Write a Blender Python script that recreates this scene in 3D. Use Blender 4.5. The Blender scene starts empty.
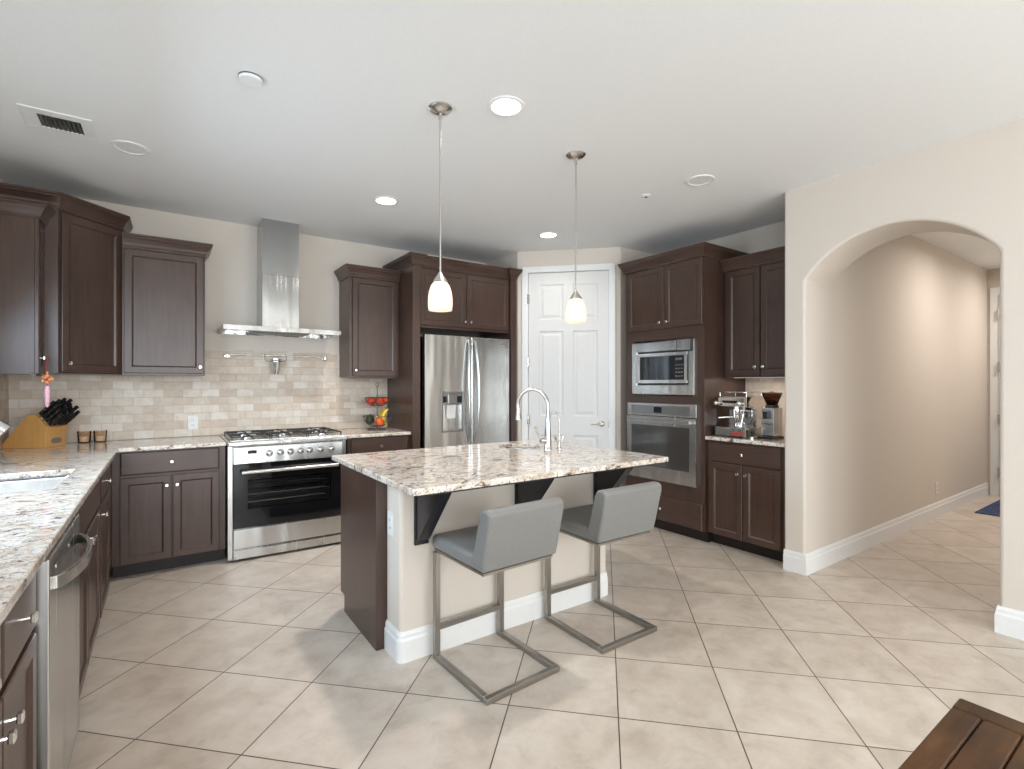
import bpy, bmesh, math, random
from mathutils import Vector, Matrix, Euler
PI = math.pi
R = math.radians
sc = bpy.context.scene
C = sc.collection
random.seed(7)

# ------------------------------------------------------------------ camera, world, light, exposure
EYE = 1.38
cam_data = bpy.data.cameras.new('camera')
cam_data.sensor_width = 36.0
cam_data.lens = 502.0 / 1024 * 36.0
cam_data.clip_start = 0.03
cam = bpy.data.objects.new('camera', cam_data)
cam.location = (0, 0, EYE)
cam.rotation_euler = (R(90), 0, R(-34.75))
C.objects.link(cam)
sc.camera = cam
sc.view_settings.view_transform = 'Standard'
sc.view_settings.look = 'None'
sc.view_settings.gamma = 1
sc.view_settings.use_curve_mapping = False
sc.view_settings.exposure = 0.20
world = bpy.data.worlds.new('world')
sc.world = world
world.use_nodes = True
world.node_tree.nodes['Background'].inputs[0].default_value = (0.75, 0.87, 1.0, 1)
world.node_tree.nodes['Background'].inputs[1].default_value = 1.0


def area_light(name, loc, target, sx, sy, power, col=(1, 1, 1), shape='RECTANGLE', spread=180):
    d = bpy.data.lights.new(name, 'AREA')
    d.shape = shape
    d.size = sx
    if shape in ('RECTANGLE', 'ELLIPSE'):
        d.size_y = sy
    d.energy = power
    d.color = col
    d.spread = R(spread)
    o = bpy.data.objects.new(name, d)
    o.location = loc
    v = Vector(target) - Vector(loc)
    o.rotation_euler = v.to_track_quat('-Z', 'Y').to_euler()
    C.objects.link(o)
    return o


# daylight entering the windows behind the camera and over the sink
for k, x in enumerate((-0.42, 0.35, 1.12)):
    area_light('daylight_patio_door', (x, -3.62, 1.25), (x, 0, 1.25), 0.60, 2.2, 38, (0.90, 0.965, 1.0))
for k, x in enumerate((2.20, 2.75, 3.30)):
    area_light('daylight_dining_window', (x, -3.62, 1.5), (x, 0, 1.5), 0.30, 1.6, 24, (0.91, 0.97, 1.0))
area_light('daylight_sink_window', (-0.955, 2.75, 1.72), (0, 2.75, 0.92), 1.50, 1.0, 42, (0.66, 0.83, 1.0))
area_light('daylight_side_window', (-0.955, -1.2, 1.5), (0, -1.2, 1.2), 1.8, 1.9, 45, (0.86, 0.94, 1.0))


# ------------------------------------------------------------------ materials
def mat(name):
    m = bpy.data.materials.new(name)
    m.use_nodes = True
    nt = m.node_tree
    return m, nt, nt.nodes['Principled BSDF']


def node(nt, t, **kw):
    n = nt.nodes.new(t)
    for k, v in kw.items():
        setattr(n, k, v)
    return n


def setin(n, **kw):
    for k, v in kw.items():
        n.inputs[k.replace('_', ' ')].default_value = v


def coords(nt, kind='Object', scale=(1, 1, 1), rot=(0, 0, 0), loc=(0, 0, 0)):
    tc = node(nt, 'ShaderNodeTexCoord')
    mp = node(nt, 'ShaderNodeMapping')
    mp.inputs['Scale'].default_value = scale
    mp.inputs['Rotation'].default_value = rot
    mp.inputs['Location'].default_value = loc
    nt.links.new(tc.outputs[kind], mp.inputs['Vector'])
    return mp.outputs['Vector']


def noise(nt, vec, scale, detail=4, rough=0.55, dist=0.0):
    n = node(nt, 'ShaderNodeTexNoise')
    nt.links.new(vec, n.inputs['Vector'])
    n.inputs['Scale'].default_value = scale
    n.inputs['Detail'].default_value = detail
    n.inputs['Roughness'].default_value = rough
    n.inputs['Distortion'].default_value = dist
    return n.outputs['Fac']


def ramp(nt, fac, stops, interp='LINEAR'):
    r = node(nt, 'ShaderNodeValToRGB')
    r.color_ramp.interpolation = interp
    el = r.color_ramp.elements
    while len(el) < len(stops):
        el.new(0.5)
    for e, (p, c) in zip(el, stops):
        e.position = p
        e.color = (c[0], c[1], c[2], 1) if not isinstance(c, float) else (c, c, c, 1)
    nt.links.new(fac, r.inputs['Fac'])
    return r.outputs['Color']


def mix(nt, fac, a, b, blend='MIX'):
    m = node(nt, 'ShaderNodeMix', data_type='RGBA', blend_type=blend)
    for sock, v in ((m.inputs['Factor'], fac), (m.inputs['A'], a), (m.inputs['B'], b)):
        if isinstance(v, (int, float)):
            sock.default_value = v
        elif isinstance(v, tuple):
            sock.default_value = (v[0], v[1], v[2], 1)
        else:
            nt.links.new(v, sock)
    for s in m.inputs:
        pass
    return m.outputs['Result']


def mixc(nt, fac, a, b, blend='MIX'):
    m = node(nt, 'ShaderNodeMixRGB', blend_type=blend)
    for sock, v in ((m.inputs[0], fac), (m.inputs[1], a), (m.inputs[2], b)):
        if isinstance(v, (int, float)):
            sock.default_value = v
        elif isinstance(v, tuple):
            sock.default_value = (v[0], v[1], v[2], 1)
        else:
            nt.links.new(v, sock)
    return m.outputs[0]


def bump(nt, b, height, strength=0.2, dist=0.01):
    n = node(nt, 'ShaderNodeBump')
    n.inputs['Strength'].default_value = strength
    n.inputs['Distance'].default_value = dist
    nt.links.new(height, n.inputs['Height'])
    nt.links.new(n.outputs['Normal'], b.inputs['Normal'])


def srgb(r, g, b):
    f = lambda v: ((v / 255) / 12.92) if v / 255 <= 0.04045 else (((v / 255) + 0.055) / 1.055) ** 2.4
    return (f(r), f(g), f(b))


def plain(name, col, rough=0.5, metal=0.0, nscale=30, namp=0.06, bstr=0.0, coat=0.0):
    m, nt, b = mat(name)
    v = coords(nt)
    f = noise(nt, v, nscale, 3)
    lo = tuple(max(0, c * (1 - namp)) for c in col)
    hi = tuple(min(1, c * (1 + namp)) for c in col)
    nt.links.new(ramp(nt, f, [(0.3, lo), (0.7, hi)]), b.inputs['Base Color'])
    b.inputs['Roughness'].default_value = rough
    b.inputs['Metallic'].default_value = metal
    b.inputs['Coat Weight'].default_value = coat
    b.inputs['Coat Roughness'].default_value = 0.08
    if bstr:
        bump(nt, b, f, bstr, 0.003)
    return m


def wood(name, c1, c2, c3, rough=0.35, axis='Z', scale=1.0, coat=0.15):
    m, nt, b = mat(name)
    s = {'Z': (14, 14, 1.2), 'X': (1.2, 14, 14), 'Y': (14, 1.2, 14)}[axis]
    v = coords(nt, 'Object', tuple(k * scale for k in s))
    f = noise(nt, v, 3.0, 6, 0.6, 0.4)
    v2 = coords(nt, 'Object', (1.6, 1.6, 1.6))
    g = noise(nt, v2, 2.2, 3)
    col = ramp(nt, f, [(0.25, c1), (0.55, c2), (0.8, c3)])
    col = mixc(nt, 0.35, col, ramp(nt, g, [(0.3, c1), (0.7, c3)]))
    nt.links.new(col, b.inputs['Base Color'])
    b.inputs['Roughness'].default_value = rough
    b.inputs['Coat Weight'].default_value = coat
    b.inputs['Coat Roughness'].default_value = 0.25
    bump(nt, b, f, 0.05, 0.002)
    return m


def steel(name, col=(0.60, 0.60, 0.59), rough=0.26, stretch=(22, 22, 0.6), wav=0.05):
    m, nt, b = mat(name)
    v = coords(nt, 'Object', stretch)
    f = noise(nt, v, 2.0, 2)
    r = ramp(nt, f, [(0.3, (rough * 0.95,) * 3), (0.7, (rough * 1.06,) * 3)])
    nt.links.new(r, b.inputs['Roughness'])
    nt.links.new(ramp(nt, f, [(0.2, tuple(c * 0.97 for c in col)), (0.8, tuple(min(1, c * 1.02) for c in col))]), b.inputs['Base Color'])
    b.inputs['Metallic'].default_value = 1.0
    v2 = coords(nt, 'Object', (4.5, 4.5, 0.6))
    g = noise(nt, v2, 1.5, 1)
    bump(nt, b, g, wav * 4, 0.05)
    return m


M = {}
M['wall'] = plain('wall_paint', (0.66, 0.595, 0.525), 0.85, 0, 160, 0.02, 0.05)
M['ceiling'] = plain('ceiling_paint', (0.80, 0.805, 0.80), 0.9, 0, 120, 0.02, 0.12)
M['white'] = plain('white_trim_paint', (0.80, 0.80, 0.79), 0.38, 0, 20, 0.015)
M['door_white'] = plain('white_door_paint', (0.70, 0.695, 0.685), 0.42, 0, 20, 0.015)
M['cab'] = wood('espresso_wood', (0.044, 0.0225, 0.016), (0.065, 0.035, 0.025), (0.088, 0.049, 0.036), 0.34)
M['cab_h'] = wood('espresso_wood_drawer', (0.044, 0.0225, 0.016), (0.065, 0.035, 0.025), (0.088, 0.049, 0.036), 0.34, 'X')
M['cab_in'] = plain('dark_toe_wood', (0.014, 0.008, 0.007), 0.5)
M['steel'] = steel('brushed_steel')
M['hood_steel'] = steel('polished_hood_steel', (0.47, 0.47, 0.465), 0.13, (22, 22, 0.6), 0.10)
M['steel_dark'] = steel('brushed_steel_dark', (0.33, 0.33, 0.33), 0.3)
M['frame_steel'] = steel('brushed_nickel_frame', (0.36, 0.345, 0.32), 0.33)
M['chrome'] = plain('polished_chrome', (0.78, 0.78, 0.78), 0.09, 1.0)
M['nickel'] = plain('satin_nickel', (0.60, 0.58, 0.55), 0.24, 1.0)
M['knob'] = plain('bright_nickel_knob', (0.85, 0.82, 0.78), 0.2, 1.0)
M['black'] = plain('black_enamel', (0.012, 0.012, 0.013), 0.3)
M['iron'] = plain('cast_iron', (0.02, 0.02, 0.021), 0.55)
M['blackglass'] = plain('black_oven_glass', (0.006, 0.006, 0.007), 0.06, 0.0, 30, 0.05)
M['rubber'] = plain('black_rubber', (0.01, 0.01, 0.01), 0.7)
M['fabric'] = plain('grey_leatherette', (0.205, 0.202, 0.193), 0.5, 0, 90, 0.05, 0.06)
M['corbel'] = plain('dark_corbel_wood', (0.011, 0.010, 0.014), 0.28)  # brown wood; faint blue tint in the colour stands for window light
M['block'] = wood('honey_block_wood', (0.50, 0.24, 0.065), (0.60, 0.31, 0.09), (0.68, 0.37, 0.12), 0.4)
M['plastic_w'] = plain('white_plastic', (0.78, 0.77, 0.74), 0.4)
M['rug'] = plain('blue_rug_pile', (0.035, 0.055, 0.13), 0.95, 0, 25, 0.5, 0.3)
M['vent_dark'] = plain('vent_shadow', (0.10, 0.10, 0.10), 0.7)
M['red'] = plain('red_skin', (0.50, 0.035, 0.02), 0.3, 0, 12, 0.3)
M['orange'] = plain('orange_skin', (0.85, 0.13, 0.02), 0.35, 0, 20, 0.15)
M['yellow'] = plain('banana_skin', (0.85, 0.58, 0.05), 0.45, 0, 10, 0.2)
M['green'] = plain('dark_avocado_skin', (0.03, 0.045, 0.02), 0.5, 0, 20, 0.3)
M['olive'] = plain('olive_green_skin', (0.20, 0.19, 0.04), 0.45, 0, 20, 0.3)
M['wire'] = plain('bronze_wire', (0.12, 0.09, 0.07), 0.35, 0.9)
M['pink'] = plain('pink_thread', (0.85, 0.45, 0.58), 0.8, 0, 80, 0.2)
M['amber'] = plain('amber_bead', (0.80, 0.28, 0.12), 0.15, 0, 20, 0.2)
M['crimson'] = plain('crimson_thread', (0.35, 0.02, 0.02), 0.7)
M['bean'] = plain('roasted_beans', (0.06, 0.028, 0.014), 0.5, 0, 120, 0.6, 0.3)
M['paperblue'] = plain('pale_blue_card', (0.62, 0.80, 0.88), 0.6, 0, 60, 0.15)
M['screen'] = plain('dark_display', (0.01, 0.012, 0.016), 0.12)
M['oven_enamel'] = plain('grey_oven_enamel', (0.30, 0.30, 0.30), 0.4)
M['candle'] = plain('candle_wax', (0.70, 0.57, 0.44), 0.6)


def emit(name, col, strength):
    m, nt, b = mat(name)
    b.inputs['Base Color'].default_value = (*col, 1)
    b.inputs['Emission Color'].default_value = (*col, 1)
    b.inputs['Emission Strength'].default_value = strength
    v = coords(nt)
    f = noise(nt, v, 8, 2)
    nt.links.new(ramp(nt, f, [(0.3, tuple(c * 0.98 for c in col)), (0.7, col)]), b.inputs['Base Color'])
    return m


M['lamp'] = emit('lit_downlight', (1.0, 0.93, 0.82), 12)
M['lamp_off'] = plain('frosted_lens', (0.78, 0.78, 0.77), 0.4)


def glass(name, col, rough=0.02, alpha=0.25):
    # thin clear glass: a glossy coat over a mostly see-through body
    m, nt, b = mat(name)
    nt.nodes.remove(b)
    out = nt.nodes['Material Output']
    tr = node(nt, 'ShaderNodeBsdfTransparent')
    tr.inputs[0].default_value = (*col, 1)
    gl = node(nt, 'ShaderNodeBsdfGlossy')
    gl.inputs['Roughness'].default_value = rough
    v = coords(nt)
    f = noise(nt, v, 5, 2)
    nt.links.new(ramp(nt, f, [(0.3, (0.85, 0.85, 0.85)), (0.7, (0.95, 0.95, 0.95))]), gl.inputs['Color'])
    fr = node(nt, 'ShaderNodeFresnel')
    fr.inputs['IOR'].default_value = 1.25
    mx = node(nt, 'ShaderNodeMixShader')
    nt.links.new(fr.outputs[0], mx.inputs[0])
    nt.links.new(tr.outputs[0], mx.inputs[1])
    nt.links.new(gl.outputs[0], mx.inputs[2])
    nt.links.new(mx.outputs[0], out.inputs['Surface'])
    return m


M['glass_amber'] = glass('amber_tumbler_glass', (0.96, 0.90, 0.84))
M['glass_hopper'] = glass('smoky_hopper_plastic', (0.55, 0.40, 0.33))
M['glass_oven'] = glass('oven_window_glass', (0.66, 0.66, 0.66))


def shade_mat():
    m, nt, b = mat('opal_shade_glass')
    b.inputs['Base Color'].default_value = (1.0, 0.93, 0.86, 1)
    b.inputs['Roughness'].default_value = 0.25
    tl = node(nt, 'ShaderNodeBsdfTranslucent')
    tl.inputs[0].default_value = (1.0, 0.90, 0.80, 1)
    v = coords(nt)
    f = noise(nt, v, 20, 2)
    nt.links.new(ramp(nt, f, [(0.3, (0.95, 0.88, 0.82)), (0.7, (1.0, 0.94, 0.88))]), b.inputs['Base Color'])
    mx = node(nt, 'ShaderNodeMixShader')
    mx.inputs[0].default_value = 0.65
    b.inputs['Emission Color'].default_value = (1.0, 0.86, 0.74, 1)
    b.inputs['Emission Strength'].default_value = 0.12
    out = nt.nodes['Material Output']
    nt.links.new(b.outputs[0], mx.inputs[1])
    nt.links.new(tl.outputs[0], mx.inputs[2])
    nt.links.new(mx.outputs[0], out.inputs['Surface'])
    return m


M['shade'] = shade_mat()


def floor_mat():
    m, nt, b = mat('diagonal_travertine_tile')
    g = node(nt, 'ShaderNodeNewGeometry')
    sub = node(nt, 'ShaderNodeVectorMath', operation='SUBTRACT')
    sub.inputs[1].default_value = (1.5469, 1.4568, 0)
    nt.links.new(g.outputs['Position'], sub.inputs[0])
    mp = node(nt, 'ShaderNodeVectorRotate', rotation_type='Z_AXIS')
    mp.inputs['Angle'].default_value = R(45)
    nt.links.new(sub.outputs[0], mp.inputs['Vector'])
    add = node(nt, 'ShaderNodeVectorMath', operation='ADD')
    add.inputs[1].default_value = (0.4631 * 40, 0.4631 * 40, 0)
    nt.links.new(mp.outputs[0], add.inputs[0])
    br = node(nt, 'ShaderNodeTexBrick')
    br.offset = 0
    br.squash = 1
    nt.links.new(add.outputs[0], br.inputs['Vector'])
    br.inputs['Scale'].default_value = 1
    br.inputs['Brick Width'].default_value = 0.4631
    br.inputs['Row Height'].default_value = 0.4631
    br.inputs['Mortar Size'].default_value = 0.0028
    br.inputs['Mortar Smooth'].default_value = 0.15
    br.inputs['Color1'].default_value = (0, 0, 0, 1)
    br.inputs['Color2'].default_value = (1, 1, 1, 1)
    br.inputs['Mortar'].default_value = (0.5, 0.5, 0.5, 1)
    # shift the mottling from tile to tile
    sc_ = node(nt, 'ShaderNodeVectorMath', operation='SCALE')
    nt.links.new(br.outputs['Color'], sc_.inputs[0])
    sc_.inputs['Scale'].default_value = 9.0
    ad2 = node(nt, 'ShaderNodeVectorMath', operation='ADD')
    nt.links.new(g.outputs['Position'], ad2.inputs[0])
    nt.links.new(sc_.outputs[0], ad2.inputs[1])
    f1 = noise(nt, ad2.outputs[0], 4.5, 8, 0.66, 0.35)
    f2 = noise(nt, ad2.outputs[0], 9, 8, 0.7, 0.5)
    c1 = ramp(nt, f1, [(0.30, (0.52, 0.435, 0.36)), (0.5, (0.61, 0.525, 0.445)), (0.70, (0.68, 0.605, 0.525))])
    c2 = ramp(nt, f2, [(0.30, (0.74, 0.725, 0.71)), (0.50, (0.97, 0.97, 0.97)), (0.75, (1.0, 1.0, 1.0))])
    col = mixc(nt, 0.55, c1, c2, 'MULTIPLY')
    tint = ramp(nt, br.outputs['Color'], [(0.0, (0.93, 0.92, 0.91)), (1.0, (1, 1, 1))])
    col = mixc(nt, 1.0, col, tint, 'MULTIPLY')
    col = mixc(nt, br.outputs['Fac'], col, (0.085, 0.055, 0.04))
    nt.links.new(col, b.inputs['Base Color'])
    rr = ramp(nt, f2, [(0.3, (0.30,) * 3), (0.7, (0.42,) * 3)])
    nt.links.new(rr, b.inputs['Roughness'])
    inv = node(nt, 'ShaderNodeMath', operation='SUBTRACT')
    inv.inputs[0].default_value = 1
    nt.links.new(br.outputs['Fac'], inv.inputs[1])
    bump(nt, b, inv.outputs[0], 0.25, 0.003)
    return m


def granite_mat():
    m, nt, b = mat('speckled_granite')
    g = node(nt, 'ShaderNodeNewGeometry')
    mp = node(nt, 'ShaderNodeMapping')
    mp.inputs['Rotation'].default_value = (0, 0, R(35))
    mp.inputs['Scale'].default_value = (1.0, 1.35, 1.2)
    nt.links.new(g.outputs['Position'], mp.inputs['Vector'])
    v = mp.outputs[0]
    f1 = noise(nt, v, 16, 8, 0.7, 0.5)
    base = ramp(nt, f1, [(0.34, (0.50, 0.37, 0.27)), (0.45, (0.68, 0.58, 0.48)), (0.55, (0.80, 0.74, 0.67)), (0.75, (0.84, 0.80, 0.75))])
    f2 = noise(nt, v, 38, 6, 0.7, 0.4)
    tan = ramp(nt, f2, [(0.56, (0, 0, 0)), (0.63, (0.85, 0.85, 0.85))])
    col = mixc(nt, tan, base, (0.43, 0.30, 0.21))
    f3 = noise(nt, v, 27, 7, 0.74, 0.8)
    dk = ramp(nt, f3, [(0.395, (1, 1, 1)), (0.445, (0, 0, 0))])
    col = mixc(nt, dk, col, (0.055, 0.045, 0.045))
    f5 = noise(nt, v, 6, 6, 0.7, 1.2)
    vein = ramp(nt, f5, [(0.355, (1, 1, 1)), (0.415, (0, 0, 0))])
    col = mixc(nt, vein, col, (0.16, 0.10, 0.075))
    f4 = noise(nt, v, 95, 4, 0.7)
    sp = ramp(nt, f4, [(0.36, (1, 1, 1)), (0.41, (0, 0, 0))])
    col = mixc(nt, sp, col, (0.20, 0.16, 0.15))
    nt.links.new(col, b.inputs['Base Color'])
    b.inputs['Roughness'].default_value = 0.10
    b.inputs['Coat Weight'].default_value = 0.3
    b.inputs['Coat Roughness'].default_value = 0.05
    return m


def backsplash_mat():
    m, nt, b = mat('tumbled_travertine_subway')
    tc = node(nt, 'ShaderNodeTexCoord')
    sep = node(nt, 'ShaderNodeSeparateXYZ')
    nt.links.new(tc.outputs['Object'], sep.inputs[0])
    cb = node(nt, 'ShaderNodeCombineXYZ')
    nt.links.new(sep.outputs['X'], cb.inputs['X'])
    nt.links.new(sep.outputs['Z'], cb.inputs['Y'])
    br = node(nt, 'ShaderNodeTexBrick')
    nt.links.new(cb.outputs[0], br.inputs['Vector'])
    br.inputs['Scale'].default_value = 1
    br.inputs['Brick Width'].default_value = 0.134
    br.inputs['Row Height'].default_value = 0.067
    br.inputs['Mortar Size'].default_value = 0.0018
    br.inputs['Mortar Smooth'].default_value = 0.4
    br.inputs['Color1'].default_value = (0, 0, 0, 1)
    br.inputs['Color2'].default_value = (1, 1, 1, 1)
    v = tc.outputs['Object']
    f = noise(nt, v, 14, 6, 0.6, 0.5)
    c0 = ramp(nt, br.outputs['Color'], [(0.0, (0.58, 0.47, 0.37)), (0.45, (0.66, 0.565, 0.465)), (1.0, (0.74, 0.67, 0.59))])
    c1 = ramp(nt, f, [(0.3, (0.80, 0.77, 0.74)), (0.6, (1, 1, 1))])
    col = mixc(nt, 0.7, c0, c1, 'MULTIPLY')
    col = mixc(nt, br.outputs['Fac'], col, (0.50, 0.41, 0.33))
    nt.links.new(col, b.inputs['Base Color'])
    b.inputs['Roughness'].default_value = 0.45
    inv = node(nt, 'ShaderNodeMath', operation='SUBTRACT')
    inv.inputs[0].default_value = 1
    nt.links.new(br.outputs['Fac'], inv.inputs[1])
    bump(nt, b, inv.outputs[0], 0.5, 0.004)
    return m


def table_mat():
    m, nt, b = mat('worn_dark_plank_wood')
    v = coords(nt, 'Object', (2.2, 22, 22))
    f = noise(nt, v, 2.5, 7, 0.65, 0.6)
    v2 = coords(nt, 'Object', (1, 1, 1))
    g = noise(nt, v2, 3.0, 5, 0.6, 0.8)
    c = ramp(nt, f, [(0.25, (0.032, 0.014, 0.006)), (0.55, (0.085, 0.038, 0.013)), (0.8, (0.18, 0.082, 0.026))])
    c = mixc(nt, 0.5, c, ramp(nt, g, [(0.35, (0.032, 0.014, 0.007)), (0.7, (0.20, 0.085, 0.026))]))
    nt.links.new(c, b.inputs['Base Color'])
    b.inputs['Roughness'].default_value = 0.36
    b.inputs['Specular IOR Level'].default_value = 0.25
    bump(nt, b, f, 0.12, 0.003)
    return m


M['floor'] = floor_mat()
M['granite'] = granite_mat()
M['backsplash'] = backsplash_mat()
M['table'] = table_mat()


# ------------------------------------------------------------------ mesh helpers
def newbm():
    return bmesh.new()


def V(bm, p):
    return bm.verts.new(p)


def box(bm, x0, x1, y0, y1, z0, z1, bev=0.0, seg=2):
    vs = [V(bm, (x, y, z)) for z in (z0, z1) for y in (y0, y1) for x in (x0, x1)]
    idx = [(0, 2, 3, 1), (4, 5, 7, 6), (0, 1, 5, 4), (2, 6, 7, 3), (0, 4, 6, 2), (1, 3, 7, 5)]
    fs = [bm.faces.new([vs[i] for i in f]) for f in idx]
    if bev > 0:
        es = list({e for f in fs for e in f.edges})
        bmesh.ops.bevel(bm, geom=es, offset=bev, segments=seg, affect='EDGES', profile=0.5)


def prism(bm, poly, axis, a, b, bev=0.0, seg=2):
    """polygon of 2-D points extruded along axis from a to b.  X: (y,z)  Y: (x,z)  Z: (x,y)"""
    def p3(p, t):
        return {'X': (t, p[0], p[1]), 'Y': (p[0], t, p[1]), 'Z': (p[0], p[1], t)}[axis]
    A = [V(bm, p3(p, a)) for p in poly]
    B = [V(bm, p3(p, b)) for p in poly]
    n = len(poly)
    fs = [bm.faces.new(A), bm.faces.new(B[::-1])]
    for i in range(n):
        fs.append(bm.faces.new([A[i], B[i], B[(i + 1) % n], A[(i + 1) % n]]))
    bmesh.ops.recalc_face_normals(bm, faces=fs)
    if bev > 0:
        es = list({e for f in fs for e in f.edges})
        bmesh.ops.bevel(bm, geom=es, offset=bev, segments=seg, affect='EDGES', profile=0.5)


def cyl(bm, p0, p1, r0, r1=None, n=16, caps=True):
    if r1 is None:
        r1 = r0
    p0, p1 = Vector(p0), Vector(p1)
    d = (p1 - p0).normalized()
    up = Vector((0, 0, 1)) if abs(d.z) < 0.9 else Vector((1, 0, 0))
    u = d.cross(up).normalized()
    w = d.cross(u)
    A, B = [], []
    for i in range(n):
        a = 2 * PI * i / n
        k = u * math.cos(a) + w * math.sin(a)
        A.append(V(bm, p0 + k * r0))
        B.append(V(bm, p1 + k * r1))
    fs = []
    for i in range(n):
        fs.append(bm.faces.new([A[i], A[(i + 1) % n], B[(i + 1) % n], B[i]]))
    if caps:
        fs.append(bm.faces.new(A[::-1]))
        fs.append(bm.faces.new(B))
    bmesh.ops.recalc_face_normals(bm, faces=fs)


def tube(bm, pts, r, n=10, caps=True):
    pts = [Vector(p) for p in pts]
    rs = r if isinstance(r, (list, tuple)) else [r] * len(pts)
    rings = []
    prev_u = None
    for i, p in enumerate(pts):
        d = (pts[min(i + 1, len(pts) - 1)] - pts[max(i - 1, 0)]).normalized()
        if prev_u is None:
            up = Vector((0, 0, 1)) if abs(d.z) < 0.9 else Vector((1, 0, 0))
            u = d.cross(up).normalized()
        else:
            u = (prev_u - d * prev_u.dot(d)).normalized()
        w = d.cross(u)
        prev_u = u
        rings.append([V(bm, p + (u * math.cos(2 * PI * k / n) + w * math.sin(2 * PI * k / n)) * rs[i]) for k in range(n)])
    fs = []
    for a, b in zip(rings, rings[1:]):
        for k in range(n):
            fs.append(bm.faces.new([a[k], a[(k + 1) % n], b[(k + 1) % n], b[k]]))
    if caps:
        fs.append(bm.faces.new(rings[0][::-1]))
        fs.append(bm.faces.new(rings[-1]))
    bmesh.ops.recalc_face_normals(bm, faces=fs)


def lathe(bm, prof, cx=0, cy=0, cz=0, n=24, axis='Z', sx=1, sy=1):
    """profile of (radius, height); radius 0 closes to a point"""
    rings = []
    for r, h in prof:
        def p3(a):
            x, y = r * math.cos(a) * sx, r * math.sin(a) * sy
            return {'Z': (cx + x, cy + y, cz + h), 'Y': (cx + x, cy + h, cz + y), 'X': (cx + h, cy + x, cz + y)}[axis]
        if r < 1e-6:
            rings.append([V(bm, p3(0))])
        else:
            rings.append([V(bm, p3(2 * PI * k / n)) for k in range(n)])
    fs = []
    for a, b in zip(rings, rings[1:]):
        for k in range(n):
            k2 = (k + 1) % n
            if len(a) == 1 and len(b) == 1:
                continue
            if len(a) == 1:
                fs.append(bm.faces.new([a[0], b[k2], b[k]]))
            elif len(b) == 1:
                fs.append(bm.faces.new([a[k], a[k2], b[0]]))
            else:
                fs.append(bm.faces.new([a[k], a[k2], b[k2], b[k]]))
    bmesh.ops.recalc_face_normals(bm, faces=fs)


def sphere(bm, c, r, n=14, sq=1.0):
    prof = [(r * math.sin(PI * i / (n // 2)), -r * sq * math.cos(PI * i / (n // 2))) for i in range(n // 2 + 1)]
    prof[0] = (0, prof[0][1])
    prof[-1] = (0, prof[-1][1])
    lathe(bm, prof, c[0], c[1], c[2], n)


def rings_panel(bm, x0, x1, z0, z1, rings, yb, closed_back=True):
    """front panel facing -y: nested rectangles (inset, y) from the outside in; sides back to yb"""
    def rect(i, y):
        return [V(bm, (x0 + i, y, z0 + i)), V(bm, (x1 - i, y, z0 + i)), V(bm, (x1 - i, y, z1 - i)), V(bm, (x0 + i, y, z1 - i))]
    rr = [rect(0, yb)] + [rect(i, y) for i, y in rings]
    for a, b in zip(rr, rr[1:]):
        for k in range(4):
            bm.faces.new([a[k], a[(k + 1) % 4], b[(k + 1) % 4], b[k]])
    bm.faces.new(rr[-1])
    if closed_back:
        bm.faces.new(rr[0][::-1])


def shaker(bm, x0, x1, z0, z1, y, t=0.019, stile=0.046, rec=0.009):
    rings_panel(bm, x0, x1, z0, z1, [(0, y + 0.003), (0.003, y), (stile, y), (stile + 0.007, y + rec * 0.6), (stile + 0.011, y + rec)], y + t)


def slabfront(bm, x0, x1, z0, z1, y, t=0.019):
    rings_panel(bm, x0, x1, z0, z1, [(0, y + 0.006), (0.004, y + 0.0015), (0.010, y)], y + t)


def paneled(bm, x0, x1, z0, z1, y, t, xs, zs):
    """slab facing -y with raised panels in the cells xs x zs"""
    cx = sorted({x0, x1, *[v for p in xs for v in p]})
    cz = sorted({z0, z1, *[v for p in zs for v in p]})
    for xa, xb in zip(cx, cx[1:]):
        for za, zb in zip(cz, cz[1:]):
            if (xa, xb) in xs and (za, zb) in zs:
                def rect(i, yy):
                    return [V(bm, (xa + i, yy, za + i)), V(bm, (xb - i, yy, za + i)), V(bm, (xb - i, yy, zb - i)), V(bm, (xa + i, yy, zb - i))]
                rr = [rect(i, yy) for i, yy in ((0, y), (0.012, y + 0.011), (0.028, y + 0.011), (0.05, y + 0.003))]
                for a, b in zip(rr, rr[1:]):
                    for k in range(4):
                        bm.faces.new([a[k], a[(k + 1) % 4], b[(k + 1) % 4], b[k]])
                bm.faces.new(rr[-1])
            else:
                bm.faces.new([V(bm, (xa, y, za)), V(bm, (xb, y, za)), V(bm, (xb, y, zb)), V(bm, (xa, y, zb))])
    # edges and back
    a = [V(bm, p) for p in ((x0, y, z0), (x1, y, z0), (x1, y, z1), (x0, y, z1))]
    b = [V(bm, p) for p in ((x0, y + t, z0), (x1, y + t, z0), (x1, y + t, z1), (x0, y + t, z1))]
    for k in range(4):
        bm.faces.new([a[(k + 1) % 4], a[k], b[k], b[(k + 1) % 4]])
    bm.faces.new(b[::-1])
    bmesh.ops.remove_doubles(bm, verts=bm.verts[:], dist=0.0002)


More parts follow.
